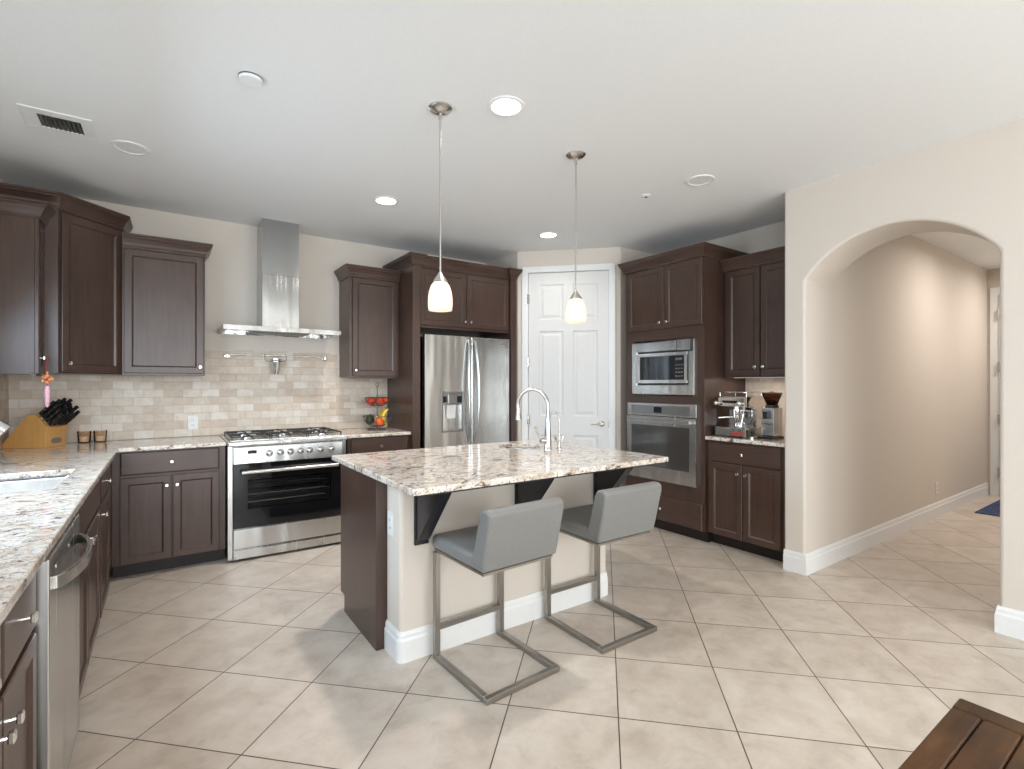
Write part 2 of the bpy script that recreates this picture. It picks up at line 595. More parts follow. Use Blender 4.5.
def sweep(bm, path, prof, z=0.0, closed=False):
    """profile (out, up) carried along a plan path with mitred corners; 'out' is to the right of travel"""
    pts = [Vector((p[0], p[1])) for p in path]
    n = len(pts)
    rings = []
    for i in range(n):
        def nrm(a, b):
            d = (b - a).normalized()
            return Vector((d.y, -d.x))
        if closed or 0 < i < n - 1:
            n1 = nrm(pts[(i - 1) % n], pts[i])
            n2 = nrm(pts[i], pts[(i + 1) % n])
            m = (n1 + n2).normalized()
            m = m / max(0.3, m.dot(n1))
        elif i == 0:
            m = nrm(pts[0], pts[1])
        else:
            m = nrm(pts[-2], pts[-1])
        rings.append([V(bm, (pts[i].x + m.x * o, pts[i].y + m.y * o, z + u)) for o, u in prof])
    k = len(prof)
    fs = []
    for i in range(n if closed else n - 1):
        a, b = rings[i], rings[(i + 1) % n]
        for j in range(k):
            fs.append(bm.faces.new([a[j], a[(j + 1) % k], b[(j + 1) % k], b[j]]))
    if not closed:
        fs.append(bm.faces.new(rings[0]))
        fs.append(bm.faces.new(rings[-1][::-1]))
    bmesh.ops.recalc_face_normals(bm, faces=fs)


def obj(name, bm, m, parent=None, smooth=False, loc=None, rot=None, bevel=0, subsurf=0):
    me = bpy.data.meshes.new(name)
    bm.normal_update()
    bm.to_mesh(me)
    bm.free()
    me.materials.append(m)
    o = bpy.data.objects.new(name, me)
    C.objects.link(o)
    if parent:
        o.parent = parent
    if loc:
        o.location = loc
    if rot:
        o.rotation_euler = rot
    if bevel:
        md = o.modifiers.new('bevel', 'BEVEL')
        md.width = bevel
        md.segments = 3
        md.limit_method = 'ANGLE'
    if subsurf:
        md = o.modifiers.new('subsurf', 'SUBSURF')
        md.levels = md.render_levels = subsurf
    if smooth:
        for p in me.polygons:
            p.use_smooth = True
        try:
            me.set_sharp_from_angle(angle=R(40))
        except Exception:
            pass
    return o


def tag(o, label, cat, group=None):
    o['label'] = label
    o['category'] = cat
    if group:
        o['group'] = group
    return o


def thing(name, label, cat, loc=(0, 0, 0), rotz=0.0, group=None):
    o = bpy.data.objects.new(name, None)
    o.empty_display_size = 0.05
    o.location = loc
    o.rotation_euler = (0, 0, rotz)
    C.objects.link(o)
    return tag(o, label, cat, group)


def struct(name, bm, m, **kw):
    o = obj(name, bm, m, **kw)
    o['kind'] = 'structure'
    return o


def dup(root, loc, rotz=None, label=None):
    r = root.copy()
    C.objects.link(r)
    r.location = loc
    if rotz is not None:
        r.rotation_euler = (0, 0, rotz)
    if label:
        r['label'] = label
    for ch in list(root.children):
        c = ch.copy()
        C.objects.link(c)
        c.parent = r
        for g in ch.children:
            d = g.copy()
            C.objects.link(d)
            d.parent = c
    return r


# ------------------------------------------------------------------ room shell
YA, XL, XR, XW, CEIL = 5.09, -0.935, 4.49, 3.82, 2.82
XE, YH, YB = 8.50, 1.7805, -3.60      # hall end, hall left face, back of the room
A0, A1, SPRING, RISE = 0.75, 1.78, 2.13, 0.28

bm = newbm(); box(bm, XL - 0.15, XE + 0.6, YB - 0.15, YA + 0.15, -0.08, 0)
struct('floor', bm, M['floor'])
bm = newbm(); box(bm, XL - 0.15, XE + 0.6, YB - 0.15, YA + 0.15, CEIL, CEIL + 0.1)
struct('ceiling', bm, M['ceiling'])
bm = newbm(); box(bm, XL - 0.12, 3.20, YA, YA + 0.12, 0, CEIL)
struct('wall_range', bm, M['wall'])


def holed_wall(axis, c0, c1, u0, u1, holes):
    """wall slab with rectangular openings; axis 'X' = plane of constant x running along y"""
    bm = newbm()
    us = sorted({u0, u1, *[h[0] for h in holes], *[h[1] for h in holes]})
    for a, b in zip(us, us[1:]):
        hs = [h for h in holes if h[0] <= a and h[1] >= b]
        zs = [(0, CEIL)] if not hs else [(0, hs[0][2]), (hs[0][3], CEIL)]
        for z0, z1 in zs:
            if z1 - z0 > 0.001:
                if axis == 'X':
                    box(bm, c0, c1, a, b, z0, z1)
                else:
                    box(bm, a, b, c0, c1, z0, z1)
    return bm


struct('wall_left', holed_wall('X', XL - 0.12, XL, YB, YA, [(1.97, 3.53, 1.19, 2.25), (-2.1, -0.3, 0.55, 2.45)]), M['wall'])
struct('wall_back', holed_wall('Y', YB - 0.12, YB, XL, XW + 0.42, [(-0.8, 1.5, 0.02, 2.35), (2.0, 3.5, 0.65, 2.35)]), M['wall'])


def window_frame(n, axis, c, u0, u1, z0, z1, mull, stile=0.05):
    bm = newbm()
    w = 0.05
    def b_(ua, ub, za, zb):
        if axis == 'X':
            box(bm, c - 0.10, c - 0.04, ua, ub, za, zb)
        else:
            box(bm, ua, ub, c - 0.10, c - 0.04, za, zb)
    b_(u0, u1, z0, z0 + w); b_(u0, u1, z1 - w, z1); b_(u0, u0 + w, z0 + w, z1 - w); b_(u1 - w, u1, z0 + w, z1 - w)
    for k in range(1, mull):
        u = u0 + (u1 - u0) * k / mull
        b_(u - stile / 2, u + stile / 2, z0 + w, z1 - w)
    struct('window_%d' % n, bm, M['white'])


window_frame(1, 'X', XL, 1.97, 3.53, 1.19, 2.25, 2)
window_frame(2, 'X', XL, -2.1, -0.3, 0.55, 2.45, 2)
window_frame(3, 'Y', YB, 2.0, 3.5, 0.65, 2.35, 3, 0.22)
window_frame(4, 'Y', YB, -0.8, 1.5, 0.02, 2.35, 3, 0.15)

# fridge alcove return, pantry wall on the diagonal, short return beside the oven cabinet, nook back
P0, P1 = Vector((3.155, 4.445)), Vector((3.93, 3.67))
bm = newbm(); box(bm, 3.155, 3.275, 4.445, YA + 0.1, 0, CEIL); struct('wall_alcove', bm, M['wall'])
bm = newbm(); box(bm, 3.93, XR + 0.12, 3.67, 3.79, 0, CEIL); struct('wall_pantry_return', bm, M['wall'])
bm = newbm(); box(bm, XR, XR + 0.12, 1.80, 3.79, 0, CEIL); struct('wall_nook', bm, M['wall'])
# diagonal wall: local x runs along it from P0 to P1, -y faces the room
LD = (P1 - P0).length
DC = (P0 + P1) / 2
DX0, DX1, DTOP = -0.455 + 0.025, 0.435 - 0.005, 2.585   # door opening along the wall


def diag(o):
    o.location = (DC.x, DC.y, 0)
    o.rotation_euler = (0, 0, R(-45))
    return o


h = LD / 2
bm = newbm()
box(bm, -h, DX0 - 0.01, 0, 0.12, 0, CEIL); box(bm, DX1 + 0.01, h, 0, 0.12, 0, CEIL); box(bm, DX0 - 0.01, DX1 + 0.01, 0, 0.12, DTOP + 0.01, CEIL)
diag(struct('wall_pantry', bm, M['wall']))
bm = newbm()
cw = 0.065
prism(bm, [(DX0 - cw, 0), (DX0, 0), (DX0, DTOP), (DX1, DTOP), (DX1, 0), (DX1 + cw, 0), (DX1 + cw, DTOP + cw), (DX0 - cw, DTOP + cw)], 'Y', -0.018, -0.0005, 0.004)
box(bm, DX0 - 0.009, DX0, -0.0004, 0.11, 0, DTOP); box(bm, DX1, DX1 + 0.009, -0.0004, 0.11, 0, DTOP); box(bm, DX0, DX1, -0.0004, 0.11, DTOP, DTOP + 0.009)
diag(struct('trim_1', bm, M['white']))
bm = newbm()
dw0, dw1 = DX0 + 0.004, DX1 - 0.004
W = dw1 - dw0
s1, mc = 0.115 * W / 0.86, 0.10
pw = (W - 2 * s1 - mc) / 2
xs = [(dw0 + s1, dw0 + s1 + pw), (dw1 - s1 - pw, dw1 - s1)]
zs = [(0.25, 0.84), (1.04, 1.955), (2.075, 2.455)]
paneled(bm, dw0, dw1, 0.008, DTOP - 0.006, 0.006, 0.035, xs, zs)
pdoor = diag(struct('door_1', bm, M['door_white']))
bm = newbm()
lx, lz = dw1 - 0.075, 0.965
lathe(bm, [(0, 0.0), (0.031, 0.0), (0.031, -0.008), (0.026, -0.014), (0.011, -0.018), (0.011, -0.05), (0, -0.05)], lx, 0.005, lz, 20, 'Y')
tube(bm, [(lx + 0.004, -0.046, lz), (lx - 0.03, -0.052, lz), (lx - 0.07, -0.050, lz + 0.002), (lx - 0.11, -0.044, lz - 0.004)], [0.010, 0.009, 0.008, 0.006], 10)
obj('door_handle', bm, M['nickel'], pdoor, True)
for hz in (0.24, 1.0, 1.62, 2.30):
    bm = newbm()
    cyl(bm, (dw0 - 0.004, -0.022, hz - 0.05), (dw0 - 0.004, -0.022, hz + 0.05), 0.008, n=10)
    box(bm, dw0 - 0.004, dw0 + 0.012, -0.020, 0.004, hz - 0.048, hz + 0.048)
    obj('hinge', bm, M['nickel'], pdoor, True)
bm = newbm(); box(bm, dw1 - 0.001, dw1 + 0.006, -0.0195, -0.012, 0.93, 1.0); obj('strike_plate', bm, M['nickel'], pdoor)

# wall between nook and hall, the thick arched wall and the pier to its right
bm = newbm(); box(bm, XW + 0.39, XE, YH, 1.93, 0, CEIL); struct('wall_hall_left', bm, M['wall'])
mid, half = (A0 + A1) / 2, (A1 - A0) / 2
RAD = (half * half + RISE * RISE) / (2 * RISE)
a_max = math.asin(half / RAD)
arc = []
for i in range(33):
    a = a_max - 2 * a_max * i / 32
    arc.append((mid + RAD * math.sin(a), SPRING + RISE - RAD + RAD * math.cos(a)))
bm = newbm()
tp = 0.42
outer = [(1.93, 0), (1.93, CEIL), (YB, CEIL), (YB, 0)]
poly = [(YB, 0), (A0, 0)] + arc[::-1] + [(A1, 0), (1.93, 0), (1.93, CEIL + 0.04), (YB, CEIL + 0.04)]
prism(bm, poly, 'X', XW, XW + tp)
arch = struct('wall_arch', bm, M['wall'], bevel=0.018)
bm = newbm(); box(bm, XW + tp, XE, 0.15, 0.27, 0, CEIL); struct('wall_hall_right', bm, M['wall'])
bm = newbm(); box(bm, XE, XE + 0.12, 0.15, 1.93, 0, CEIL); struct('wall_hall_end', bm, M['wall'])

BASEP = [(0, 0), (0.016, 0), (0.016, 0.105), (0.011, 0.118), (0.011, 0.132), (0.006, 0.150), (0, 0.150)]
def base(name, path):
    bm = newbm(); sweep(bm, path, BASEP); return struct(name, bm, M['white'])


# travel so that the room is on the right-hand side
base('baseboard_hall', [(XW + 0.03, 1.935), (XW, 1.935 - 0.001), (XW, A1), (XE, A1)] if False else [(XW, 1.928), (XW, A1), (XW + tp, A1)])
base('baseboard_hall_left', [(XW + tp, YH), (XE, YH), (XE, 1.775)])
base('baseboard_pier', [(XW + tp, A0), (XW, A0), (XW, YB + 0.02)])
base('baseboard_pantry', [(P0.x, P0.y), (P0.x + 0.02, P0.y - 0.02)])

# hall end door
bm = newbm()
prism(bm, [(1.75, 0), (1.665, 0), (1.665, 2.5), (0.78, 2.5), (0.78, 0), (0.695, 0), (0.695, 2.585), (1.75, 2.585)], 'X', XE - 0.02, XE - 0.0005, 0.003)
struct('trim_2', bm, M['white'])
bm = newbm()
W = 0.875
xs = [(0.12, 0.12 + 0.27), (W - 0.39, W - 0.12)]
paneled(bm, 0, W, 0.008, 2.495, 0, 0.034, xs, [(0.25, 0.84), (1.04, 1.90), (2.02, 2.36)])
d2 = struct('door_2', bm, M['door_white'])
d2.location = (XE - 0.012 - 0.03, 1.66, 0)
d2.location = (XE - 0.036, 1.66, 0)
d2.rotation_euler = (0, 0, R(-90))
for hz in (0.3, 0.95, 1.6, 2.25):
    bm = newbm()
    cyl(bm, (-0.004, -0.010, hz - 0.06), (-0.004, -0.010, hz + 0.06), 0.010, n=10)
    box(bm, -0.004, 0.03, -0.004, -0.0005, hz - 0.055, hz + 0.055)
    obj('hinge', bm, M['nickel'], d2)

# backsplash tile
bm = newbm(); box(bm, XL + 0.010, 1.93, YA - 0.010, YA, 0.937, 1.45)
box(bm, 0.275, 1.435, YA - 0.010, YA, 1.45, 1.69)
struct('wall_backsplash_range', bm, M['backsplash'])
bm = newbm(); box(bm, 0, 3.1, 0, 0.010, 0, 0.50)
o = struct('wall_backsplash_left', bm, M['backsplash']); o.location = (XL, 3.54, 0.937); o.rotation_euler = (0, 0, R(90)); o.location = (XL + 0.010, 3.54, 0.937)
o.scale = (0.5, 1, 1)
bm = newbm(); box(bm, 0, 0.69, 0, 0.010, 0, 0.513)
o = struct('wall_backsplash_nook', bm, M['backsplash']); o.location = (XR - 0.010, 2.62, 0.937); o.rotation_euler = (0, 0, R(-90))

# ------------------------------------------------------------------ cabinets
CROWN = [(0, 0), (0.008, 0), (0.008, 0.014), (0.014, 0.022), (0.020, 0.040), (0.034, 0.066), (0.043, 0.076), (0.043, 0.086), (0.050, 0.090), (0.050, 0.105), (0, 0.105)]


def knob_bm(x, y, z):
    bm = newbm()
    cyl(bm, (x, y, z), (x, y - 0.017, z), 0.006, 0.005, 10)
    box(bm, x - 0.0115, x + 0.0115, y - 0.028, y - 0.016, z - 0.0115, z + 0.0115, 0.003, 1)
    return bm


def add_knob(par, x, y, z, round_=False):
    if round_:
        bm = newbm()
        lathe(bm, [(0, 0), (0.007, 0), (0.006, -0.012), (0.012, -0.018), (0.015, -0.024), (0.012, -0.030), (0, -0.032)], x, y, z, 14, 'Y')
        return obj('knob', bm, M['knob'], par, True)
    return obj('knob', knob_bm(x, y, z), M['knob'], par)


def door(root, x0, x1, z0, z1, knob=None, round_=False, y=-0.020):
    bm = newbm()
    shaker(bm, x0, x1, z0, z1, y)
    d = obj('door', bm, M['cab'], root)
    if knob:
        add_knob(d, knob[0], y, knob[1], round_)
    return d


def drawer(root, x0, x1, z0, z1, knob=True, name='drawer', y=-0.020):
    bm = newbm()
    slabfront(bm, x0, x1, z0, z1, y)
    d = obj(name, bm, M['cab_h'], root)
    if knob:
        add_knob(d, (x0 + x1) / 2, y, (z0 + z1) / 2)
    return d


def base_cab(name, label, loc, rotz, w, depth, x0, x1, group='dark lower cabinets', hollow=False):
    """base cabinet: front frame at y=0, toe recess below; doors added by the caller"""
    root = thing(name, label, 'cabinet', loc, rotz, group)
    bm = newbm()
    if hollow:
        box(bm, 0, 0.018, 0, depth, 0.102, 0.903); box(bm, w - 0.018, w, 0, depth, 0.102, 0.903)
        box(bm, 0.018, w - 0.018, 0, depth, 0.102, 0.12); box(bm, 0.018, w - 0.018, depth - 0.012, depth, 0.12, 0.903)
        box(bm, 0.018, w - 0.018, 0, 0.018, 0.12, 0.903)
    else:
        box(bm, 0, w, 0, depth, 0.102, 0.903, 0.001, 1)
    obj('carcass', bm, M['cab'], root)
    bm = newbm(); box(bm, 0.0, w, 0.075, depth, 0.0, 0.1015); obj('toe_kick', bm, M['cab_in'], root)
    return root


DZ = (0.107, 0.716)
DR = (0.735, 0.895)
# range wall, left of the range
r = base_cab('base_cabinet', 'dark brown lower cabinet left of the range, one drawer over two doors', (-0.298, 4.48, 0), 0, 0.692, 0.60, 0, 0)
drawer(r, 0.045, 0.650, *DR)
door(r, 0.045, 0.343, *DZ, knob=(0.316, 0.645))
door(r, 0.353, 0.650, *DZ, knob=(0.380, 0.645))
# left run (fronts face +x)
r = base_cab('base_cabinet', 'dark brown lower cabinet between sink cabinet and room corner, drawer over one door', (-0.30, 3.511, 0), R(90), 0.967, 0.60, 0, 0)
drawer(r, 0.012, 0.52, *DR)
door(r, 0.012, 0.52, *DZ, knob=(0.040, 0.665))
r = base_cab('base_cabinet', 'dark brown lower cabinet under the sink, two doors beyond the dishwasher', (-0.30, 2.48, 0), R(90), 1.028, 0.60, 0, 0, hollow=True)
bm = newbm(); slabfront(bm, 0.02, 0.985, *DR, -0.020); obj('false_front', bm, M['cab_h'], r)
door(r, 0.02, 0.466, *DZ, knob=(0.436, 0.675))
door(r, 0.476, 0.985, *DZ, knob=(0.506, 0.675))
r = base_cab('base_cabinet', 'brown lower cabinet at lower left frame edge, two drawers over two doors, beside the dishwasher', (-0.30, 1.14, 0), R(90), 0.712, 0.60, 0, 0)
drawer(r, 0.02, 0.343, *DR)
drawer(r, 0.353, 0.692, *DR)
door(r, 0.02, 0.343, *DZ, knob=(0.305, 0.65))
door(r, 0.353, 0.692, *DZ, knob=(0.380, 0.65))
# right of the range
r = base_cab('base_cabinet', 'dark brown lower cabinet between range and refrigerator, single drawer above island', (1.335, 4.48, 0), 0, 0.592, 0.60, 0, 0)
drawer(r, 0.03, 0.565, *DR)
door(r, 0.03, 0.293, *DZ, knob=(0.265, 0.645))
door(r, 0.302, 0.565, *DZ, knob=(0.33, 0.645))
# coffee nook (fronts face -x)
r = base_cab('base_cabinet', 'dark brown lower cabinet beneath the coffee machine, drawer over two doors', (3.88, 2.618, 0), R(-90), 0.686, 0.60, 0, 0)
drawer(r, 0.03, 0.640, 0.728, 0.885)
door(r, 0.03, 0.331, *DZ, knob=(0.300, 0.648), round_=True)
door(r, 0.339, 0.640, *DZ, knob=(0.370, 0.648), round_=True)


def upper_cab(name, label, loc, rotz, w, depth, z0, z1, crown, group='dark upper cabinets'):
    root = thing(name, label, 'cabinet', loc, rotz, group)
    bm = newbm(); box(bm, 0, w, 0, depth, z0, z1, 0.001, 1); box(bm, 0.0, w, -0.004, 0.02, z0 - 0.012, z0 + 0.004)
    obj('carcass', bm, M['cab'], root)
    if crown:
        bm = newbm(); sweep(bm, crown, CROWN, z1 - 0.004); obj('crown_moulding', bm, M['cab_h'], root)
    return root


# left of the hood (45 cm panel door)
UD = 0.33
r = upper_cab('upper_cabinet', 'dark upper cabinet with one wide door directly left of the range hood', (-0.257, YA - UD - 0.001, 0), 0, 0.532, UD, 1.462, 2.408,
              [(0.005, -0.02), (0.532, -0.02), (0.532, UD - 0.002)])
door(r, 0.012, 0.520, 1.468, 2.402, knob=(0.497, 1.520))
# corner cabinet on the diagonal
root = thing('upper_cabinet', 'tall dark corner upper cabinet set at an angle, above knife block', 'cabinet', (-0.58, 4.48, 0), 0, 'dark upper cabinets')
bm = newbm()
prism(bm, [(0, 0), (0.32, 0.32), (0.32, 0.609), (-0.354, 0.609), (-0.354, 0)], 'Z', 1.456, 2.555)
obj('carcass', bm, M['cab'], root)
bm = newbm(); shaker(bm, 0.012, 0.436, 1.466, 2.53, -0.020)
d = obj('door', bm, M['cab'], root, rot=(0, 0, R(45)))
add_knob(d, 0.048, -0.020, 1.525, True)
bm = newbm(); sweep(bm, [(-0.354, -0.001), (0.004, -0.001), (0.32, 0.315), (0.325, 0.60)], CROWN, 2.548); obj('crown_moulding', bm, M['cab_h'], root)
# narrow left wall upper, near end panel in view
r = upper_cab('upper_cabinet', 'narrow upper cabinet at left frame edge, its pale-lit end panel facing the camera', (-0.665, 4.288, 0), R(90), 0.190, 0.269, 1.445, 2.425,
              [(-0.001, 0.266), (-0.001, -0.02), (0.188, -0.02)])
door(r, 0.003, 0.186, 1.450, 2.420, knob=(0.03, 1.548))
# right of the hood
r = upper_cab('upper_cabinet', 'dark upper cabinet right of the range hood, narrow single door beside refrigerator', (1.435, YA - UD - 0.001, 0), 0, 0.492, UD, 1.452, 2.40,
              [(0.0, UD - 0.002), (0.0, -0.02), (0.488, -0.02)])
door(r, 0.028, 0.472, 1.462, 2.392, knob=(0.055, 1.515), round_=True)
# refrigerator surround
root = thing('refrigerator_surround', 'tall dark cabinet surround framing the refrigerator with two doors above', 'cabinet', (1.93, 4.42, 0), 0)
TOP = 2.515
bm = newbm(); box(bm, 0, 0.075, 0, 0.668, 0, TOP, 0.002, 1); obj('side_panel', bm, M['cab'], root)
bm = newbm(); box(bm, 1.12, 1.192, 0, 0.668, 0, TOP, 0.002, 1); obj('side_panel', bm, M['cab'], root)
bm = newbm(); box(bm, 0.076, 1.119, 0.045, 0.668, 1.93, TOP); obj('carcass', bm, M['cab'], root)
bm = newbm(); shaker(bm, 0.084, 0.594, 1.955, TOP - 0.02, 0.025); d = obj('door', bm, M['cab'], root); add_knob(d, 0.570, 0.025, 2.01, True)
bm = newbm(); shaker(bm, 0.602, 1.112, 1.955, TOP - 0.02, 0.025); d = obj('door', bm, M['cab'], root); add_knob(d, 0.635, 0.025, 2.01, True)
bm = newbm(); sweep(bm, [(0, 0.666), (0, 0), (0.075, 0), (0.075, 0.04), (1.12, 0.04), (1.12, 0), (1.192, 0), (1.192, 0.012)], CROWN, TOP - 0.004); obj('crown_moulding', bm, M['cab_h'], root)

# tall oven cabinet (faces -x): local x = 3.54 - Y
TX, TY, TW, TD = 3.85, 3.52, 0.895, 0.637
root = thing('oven_cabinet', 'tall dark cabinet tower housing the microwave and wall oven', 'cabinet', (TX, TY, 0), R(-90))
tall = root
bm = newbm()
zt = 2.495
# shell with two open bays for the appliances
box(bm, 0, 0.04, 0, TD, 0.10, zt); box(bm, TW - 0.05, TW, 0, TD, 0.10, zt)
box(bm, 0.04, TW - 0.05, 0.60, TD, 0.10, zt)
box(bm, 0.04, TW - 0.05, 0, 0.60, 0.10, 0.36); box(bm, 0.04, TW - 0.05, 0, 0.60, 1.20, 1.275); box(bm, 0.04, TW - 0.05, 0, 0.60, 1.80, zt)
for za, zb in ((0.36, 1.20), (1.275, 1.80)):
    box(bm, 0.04, 0.10 if za > 1 else 0.055, 0, 0.02, za, zb); box(bm, TW - 0.115 if za > 1 else TW - 0.075, TW - 0.05, 0, 0.02, za, zb)
box(bm, 0.055, TW - 0.075, 0, 0.02, 0.36, 0.475)
obj('carcass', bm, M['cab'], root)
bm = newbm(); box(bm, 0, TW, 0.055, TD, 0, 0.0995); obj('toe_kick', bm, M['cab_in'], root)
door(root, 0.03, 0.476, 1.905, 2.485, knob=(0.440, 1.96), round_=True)
door(root, 0.485, TW - 0.012, 1.905, 2.485, knob=(0.52, 1.96), round_=True)
drawer(root, 0.03, TW - 0.012, 0.108, 0.335)
bm = newbm(); sweep(bm, [(0, TD - 0.3), (0, -0.02), (TW, -0.02), (TW, TD - 0.005)], CROWN, zt - 0.004); obj('crown_moulding', bm, M['cab_h'], root)

# nook upper
r = upper_cab('upper_cabinet', 'dark upper cabinet over the coffee nook, two doors, partly behind the arch wall', (XR - 0.351, 2.618, 0), R(-90), 0.686, 0.35, 1.452, 2.385,
              [(0.0, -0.02), (0.684, -0.02)])
door(r, 0.03, 0.334, 1.460, 2.377, knob=(0.304, 1.53), round_=True)
door(r, 0.343, 0.66, 1.460, 2.377, knob=(0.373, 1.53), round_=True)

bm = newbm(); box(bm, 0.06, 0.63, 0.05, 0.075, 1.4385, 1.4515)  # glowing bar and area light below are added to brighten the nook tile
M['led'] = emit('warm_led_strip', (1.0, 0.90, 0.78), 0.7)
obj('under_cabinet_light', bm, M['led'], r)
d = bpy.data.lights.new('led_strip_light', 'AREA'); d.shape = 'RECTANGLE'; d.size = 0.02; d.size_y = 0.5; d.energy = 1.6; d.color = (1.0, 0.92, 0.82)
o = bpy.data.objects.new('led_strip_light', d); o.location = (XR - 0.285, 2.27, 1.436); C.objects.link(o)

# ------------------------------------------------------------------ countertops
CT0, CT1 = 0.905, 0.935


def slab(name, label, poly, hole=None, bev=0.006):
    """granite slab from a plan polygon; hole = (x0,x1,y0,y1) cut for a sink"""
    bm = newbm()
    if hole is None:
        prism(bm, poly, 'Z', CT0, CT1)
    o = obj(name, bm, M['granite'], None, bevel=bev)
    tag(o, label, 'countertop', 'granite countertops')
    return o


def grid_slab(bm, xs, ys, inside):
    """plan cells (xs x ys) kept where inside(i,j); welded so that only true edges remain"""
    vs = {}
    def vert(x, y, z):
        k = (round(x, 5), round(y, 5), z)
        if k not in vs:
            vs[k] = V(bm, (x, y, z))
        return vs[k]
    nx, ny = len(xs) - 1, len(ys) - 1
    for i in range(nx):
        for j in range(ny):
            if not inside(i, j):
                continue
            x0, x1, y0, y1 = xs[i], xs[i + 1], ys[j], ys[j + 1]
            bm.faces.new([vert(x0, y0, CT1), vert(x1, y0, CT1), vert(x1, y1, CT1), vert(x0, y1, CT1)])
            bm.faces.new([vert(x0, y1, CT0), vert(x1, y1, CT0), vert(x1, y0, CT0), vert(x0, y0, CT0)])
            for di, dj, p, q in ((-1, 0, (x0, y1), (x0, y0)), (1, 0, (x1, y0), (x1, y1)), (0, -1, (x0, y0), (x1, y0)), (0, 1, (x1, y1), (x0, y1))):
                a, b = i + di, j + dj
                if 0 <= a < nx and 0 <= b < ny and inside(a, b):
                    continue
                bm.faces.new([vert(*p, CT0), vert(*q, CT0), vert(*q, CT1), vert(*p, CT1)])
    bmesh.ops.dissolve_limit(bm, angle_limit=0.01, verts=bm.verts[:], edges=bm.edges[:])


SX0, SX1, SY0, SY1 = -0.80, -0.385, 2.88, 3.49
bm = newbm()
xs = [XL + 0.003, SX0, SX1, -0.262, 0.398]
ys = [1.12, SY0, SY1, 4.445, YA - 0.012]
def ins(i, j):
    if i == 1 and j == 1:
        return False
    return not (i == 3 and j < 3)
grid_slab(bm, xs, ys, ins)
o = obj('countertop', bm, M['granite'], None, bevel=0.006)
tag(o, 'long L-shaped speckled granite countertop holding sink and knife block', 'countertop', 'granite countertops')
slab('countertop', 'short speckled granite countertop between range and refrigerator, under the fruit stand', [(1.312, 4.445), (1.927, 4.445), (1.927, YA - 0.012), (1.312, YA - 0.012)])
slab('countertop', 'small speckled granite countertop in the nook beneath the espresso machine', [(3.845, 1.934), (XR - 0.012, 1.934), (XR - 0.012, 2.616), (3.845, 2.616)])

# kitchen sink bowl
root = thing('kitchen_sink', 'bluish steel undermount sink bowl in the left granite countertop', 'sink', ((SX0 + SX1) / 2, (SY0 + SY1) / 2, 0.70))
a, b_ = (SX1 - SX0) / 2, (SY1 - SY0) / 2
def bowl_bm(a, b, depth, rim=0.012, t=0.003):
    bm = newbm()
    def rr(w, h, z, r=0.04, n=5):
        out = []
        for cx, cy, a0 in ((w - r, h - r, 0), (-w + r, h - r, 90), (-w + r, -h + r, 180), (w - r, -h + r, 270)):
            for k in range(n + 1):
                an = R(a0 + 90 * k / n)
                out.append(V(bm, (cx + r * math.cos(an), cy + r * math.sin(an), z)))
        return out
    rings = [rr(a + rim, b + rim, depth), rr(a + 0.002, b + 0.002, depth), rr(a - 0.004, b - 0.004, depth - 0.02), rr(a - 0.012, b - 0.012, 0.03), rr(a - 0.03, b - 0.03, 0.004, 0.05), rr(0.03, 0.03, 0.0, 0.02)]
    rings2 = [rr(a + rim, b + rim, depth - t), rr(a + 0.006, b + 0.006, depth - t - 0.02), rr(a - 0.006, b - 0.006, 0.03), rr(a - 0.025, b - 0.025, -t, 0.05)]
    k = len(rings[0])
    for s in (rings, rings2):
        for p, q in zip(s, s[1:]):
            for i in range(k):
                bm.faces.new([p[i], p[(i + 1) % k], q[(i + 1) % k], q[i]])
    for i in range(k):
        bm.faces.new([rings[0][(i + 1) % k], rings[0][i], rings2[0][i], rings2[0][(i + 1) % k]])
    bm.faces.new(rings[-1]); bm.faces.new(rings2[-1][::-1])
    bmesh.ops.recalc_face_normals(bm, faces=bm.faces[:])
    return bm
obj('bowl', bowl_bm(a, b_, 0.2035), M['steel'], root, True)
bm = newbm(); lathe(bm, [(0, 0.008), (0.018, 0.008), (0.034, 0.011), (0.042, 0.008), (0.042, 0.003), (0, 0.003)], 0, 0, 0, 20); obj('drain', bm, M['chrome'], root, True)

# ------------------------------------------------------------------ dishwasher
root = thing('dishwasher', 'stainless dishwasher with bowed bar handle in the left cabinet run', 'dishwasher', (-0.30, 1.857, 0), R(90))
DW = 0.602
bm = newbm(); box(bm, 0, DW, 0.0, 0.575, 0.10, 0.900); obj('body', bm, M['steel_dark'], root)
bm = newbm(); box(bm, 0.002, DW - 0.002, -0.042, -0.001, 0.105, 0.898, 0.004); dd = obj('door', bm, M['steel'], root)
bm = newbm()
pts = []
for i in range(17):
    t = i / 16
    pts.append((0.05 + (DW - 0.10) * t, -0.046 - 0.050 * math.sin(PI * t) ** 0.7, 0.818))
for k, (p, q) in enumerate(zip(pts, pts[1:])):
    pass
ring = []
for p in pts:
    ring.append([V(bm, (p[0], p[1] - 0.006, p[2] - 0.019)), V(bm, (p[0], p[1] - 0.006, p[2] + 0.019)), V(bm, (p[0], p[1] + 0.006, p[2] + 0.019)), V(bm, (p[0], p[1] + 0.006, p[2] - 0.019))])
for p, q in zip(ring, ring[1:]):
    for k in range(4):
        bm.faces.new([p[k], p[(k + 1) % 4], q[(k + 1) % 4], q[k]])
bm.faces.new(ring[0]); bm.faces.new(ring[-1][::-1])
bmesh.ops.recalc_face_normals(bm, faces=bm.faces[:])
obj('handle', bm, M['nickel'], dd, bevel=0.003)
for x in (0.10, 0.34):
    bm = newbm(); box(bm, x, x + 0.06, -0.0435, -0.0418, 0.845, 0.855); obj('badge', bm, M['chrome'], dd)
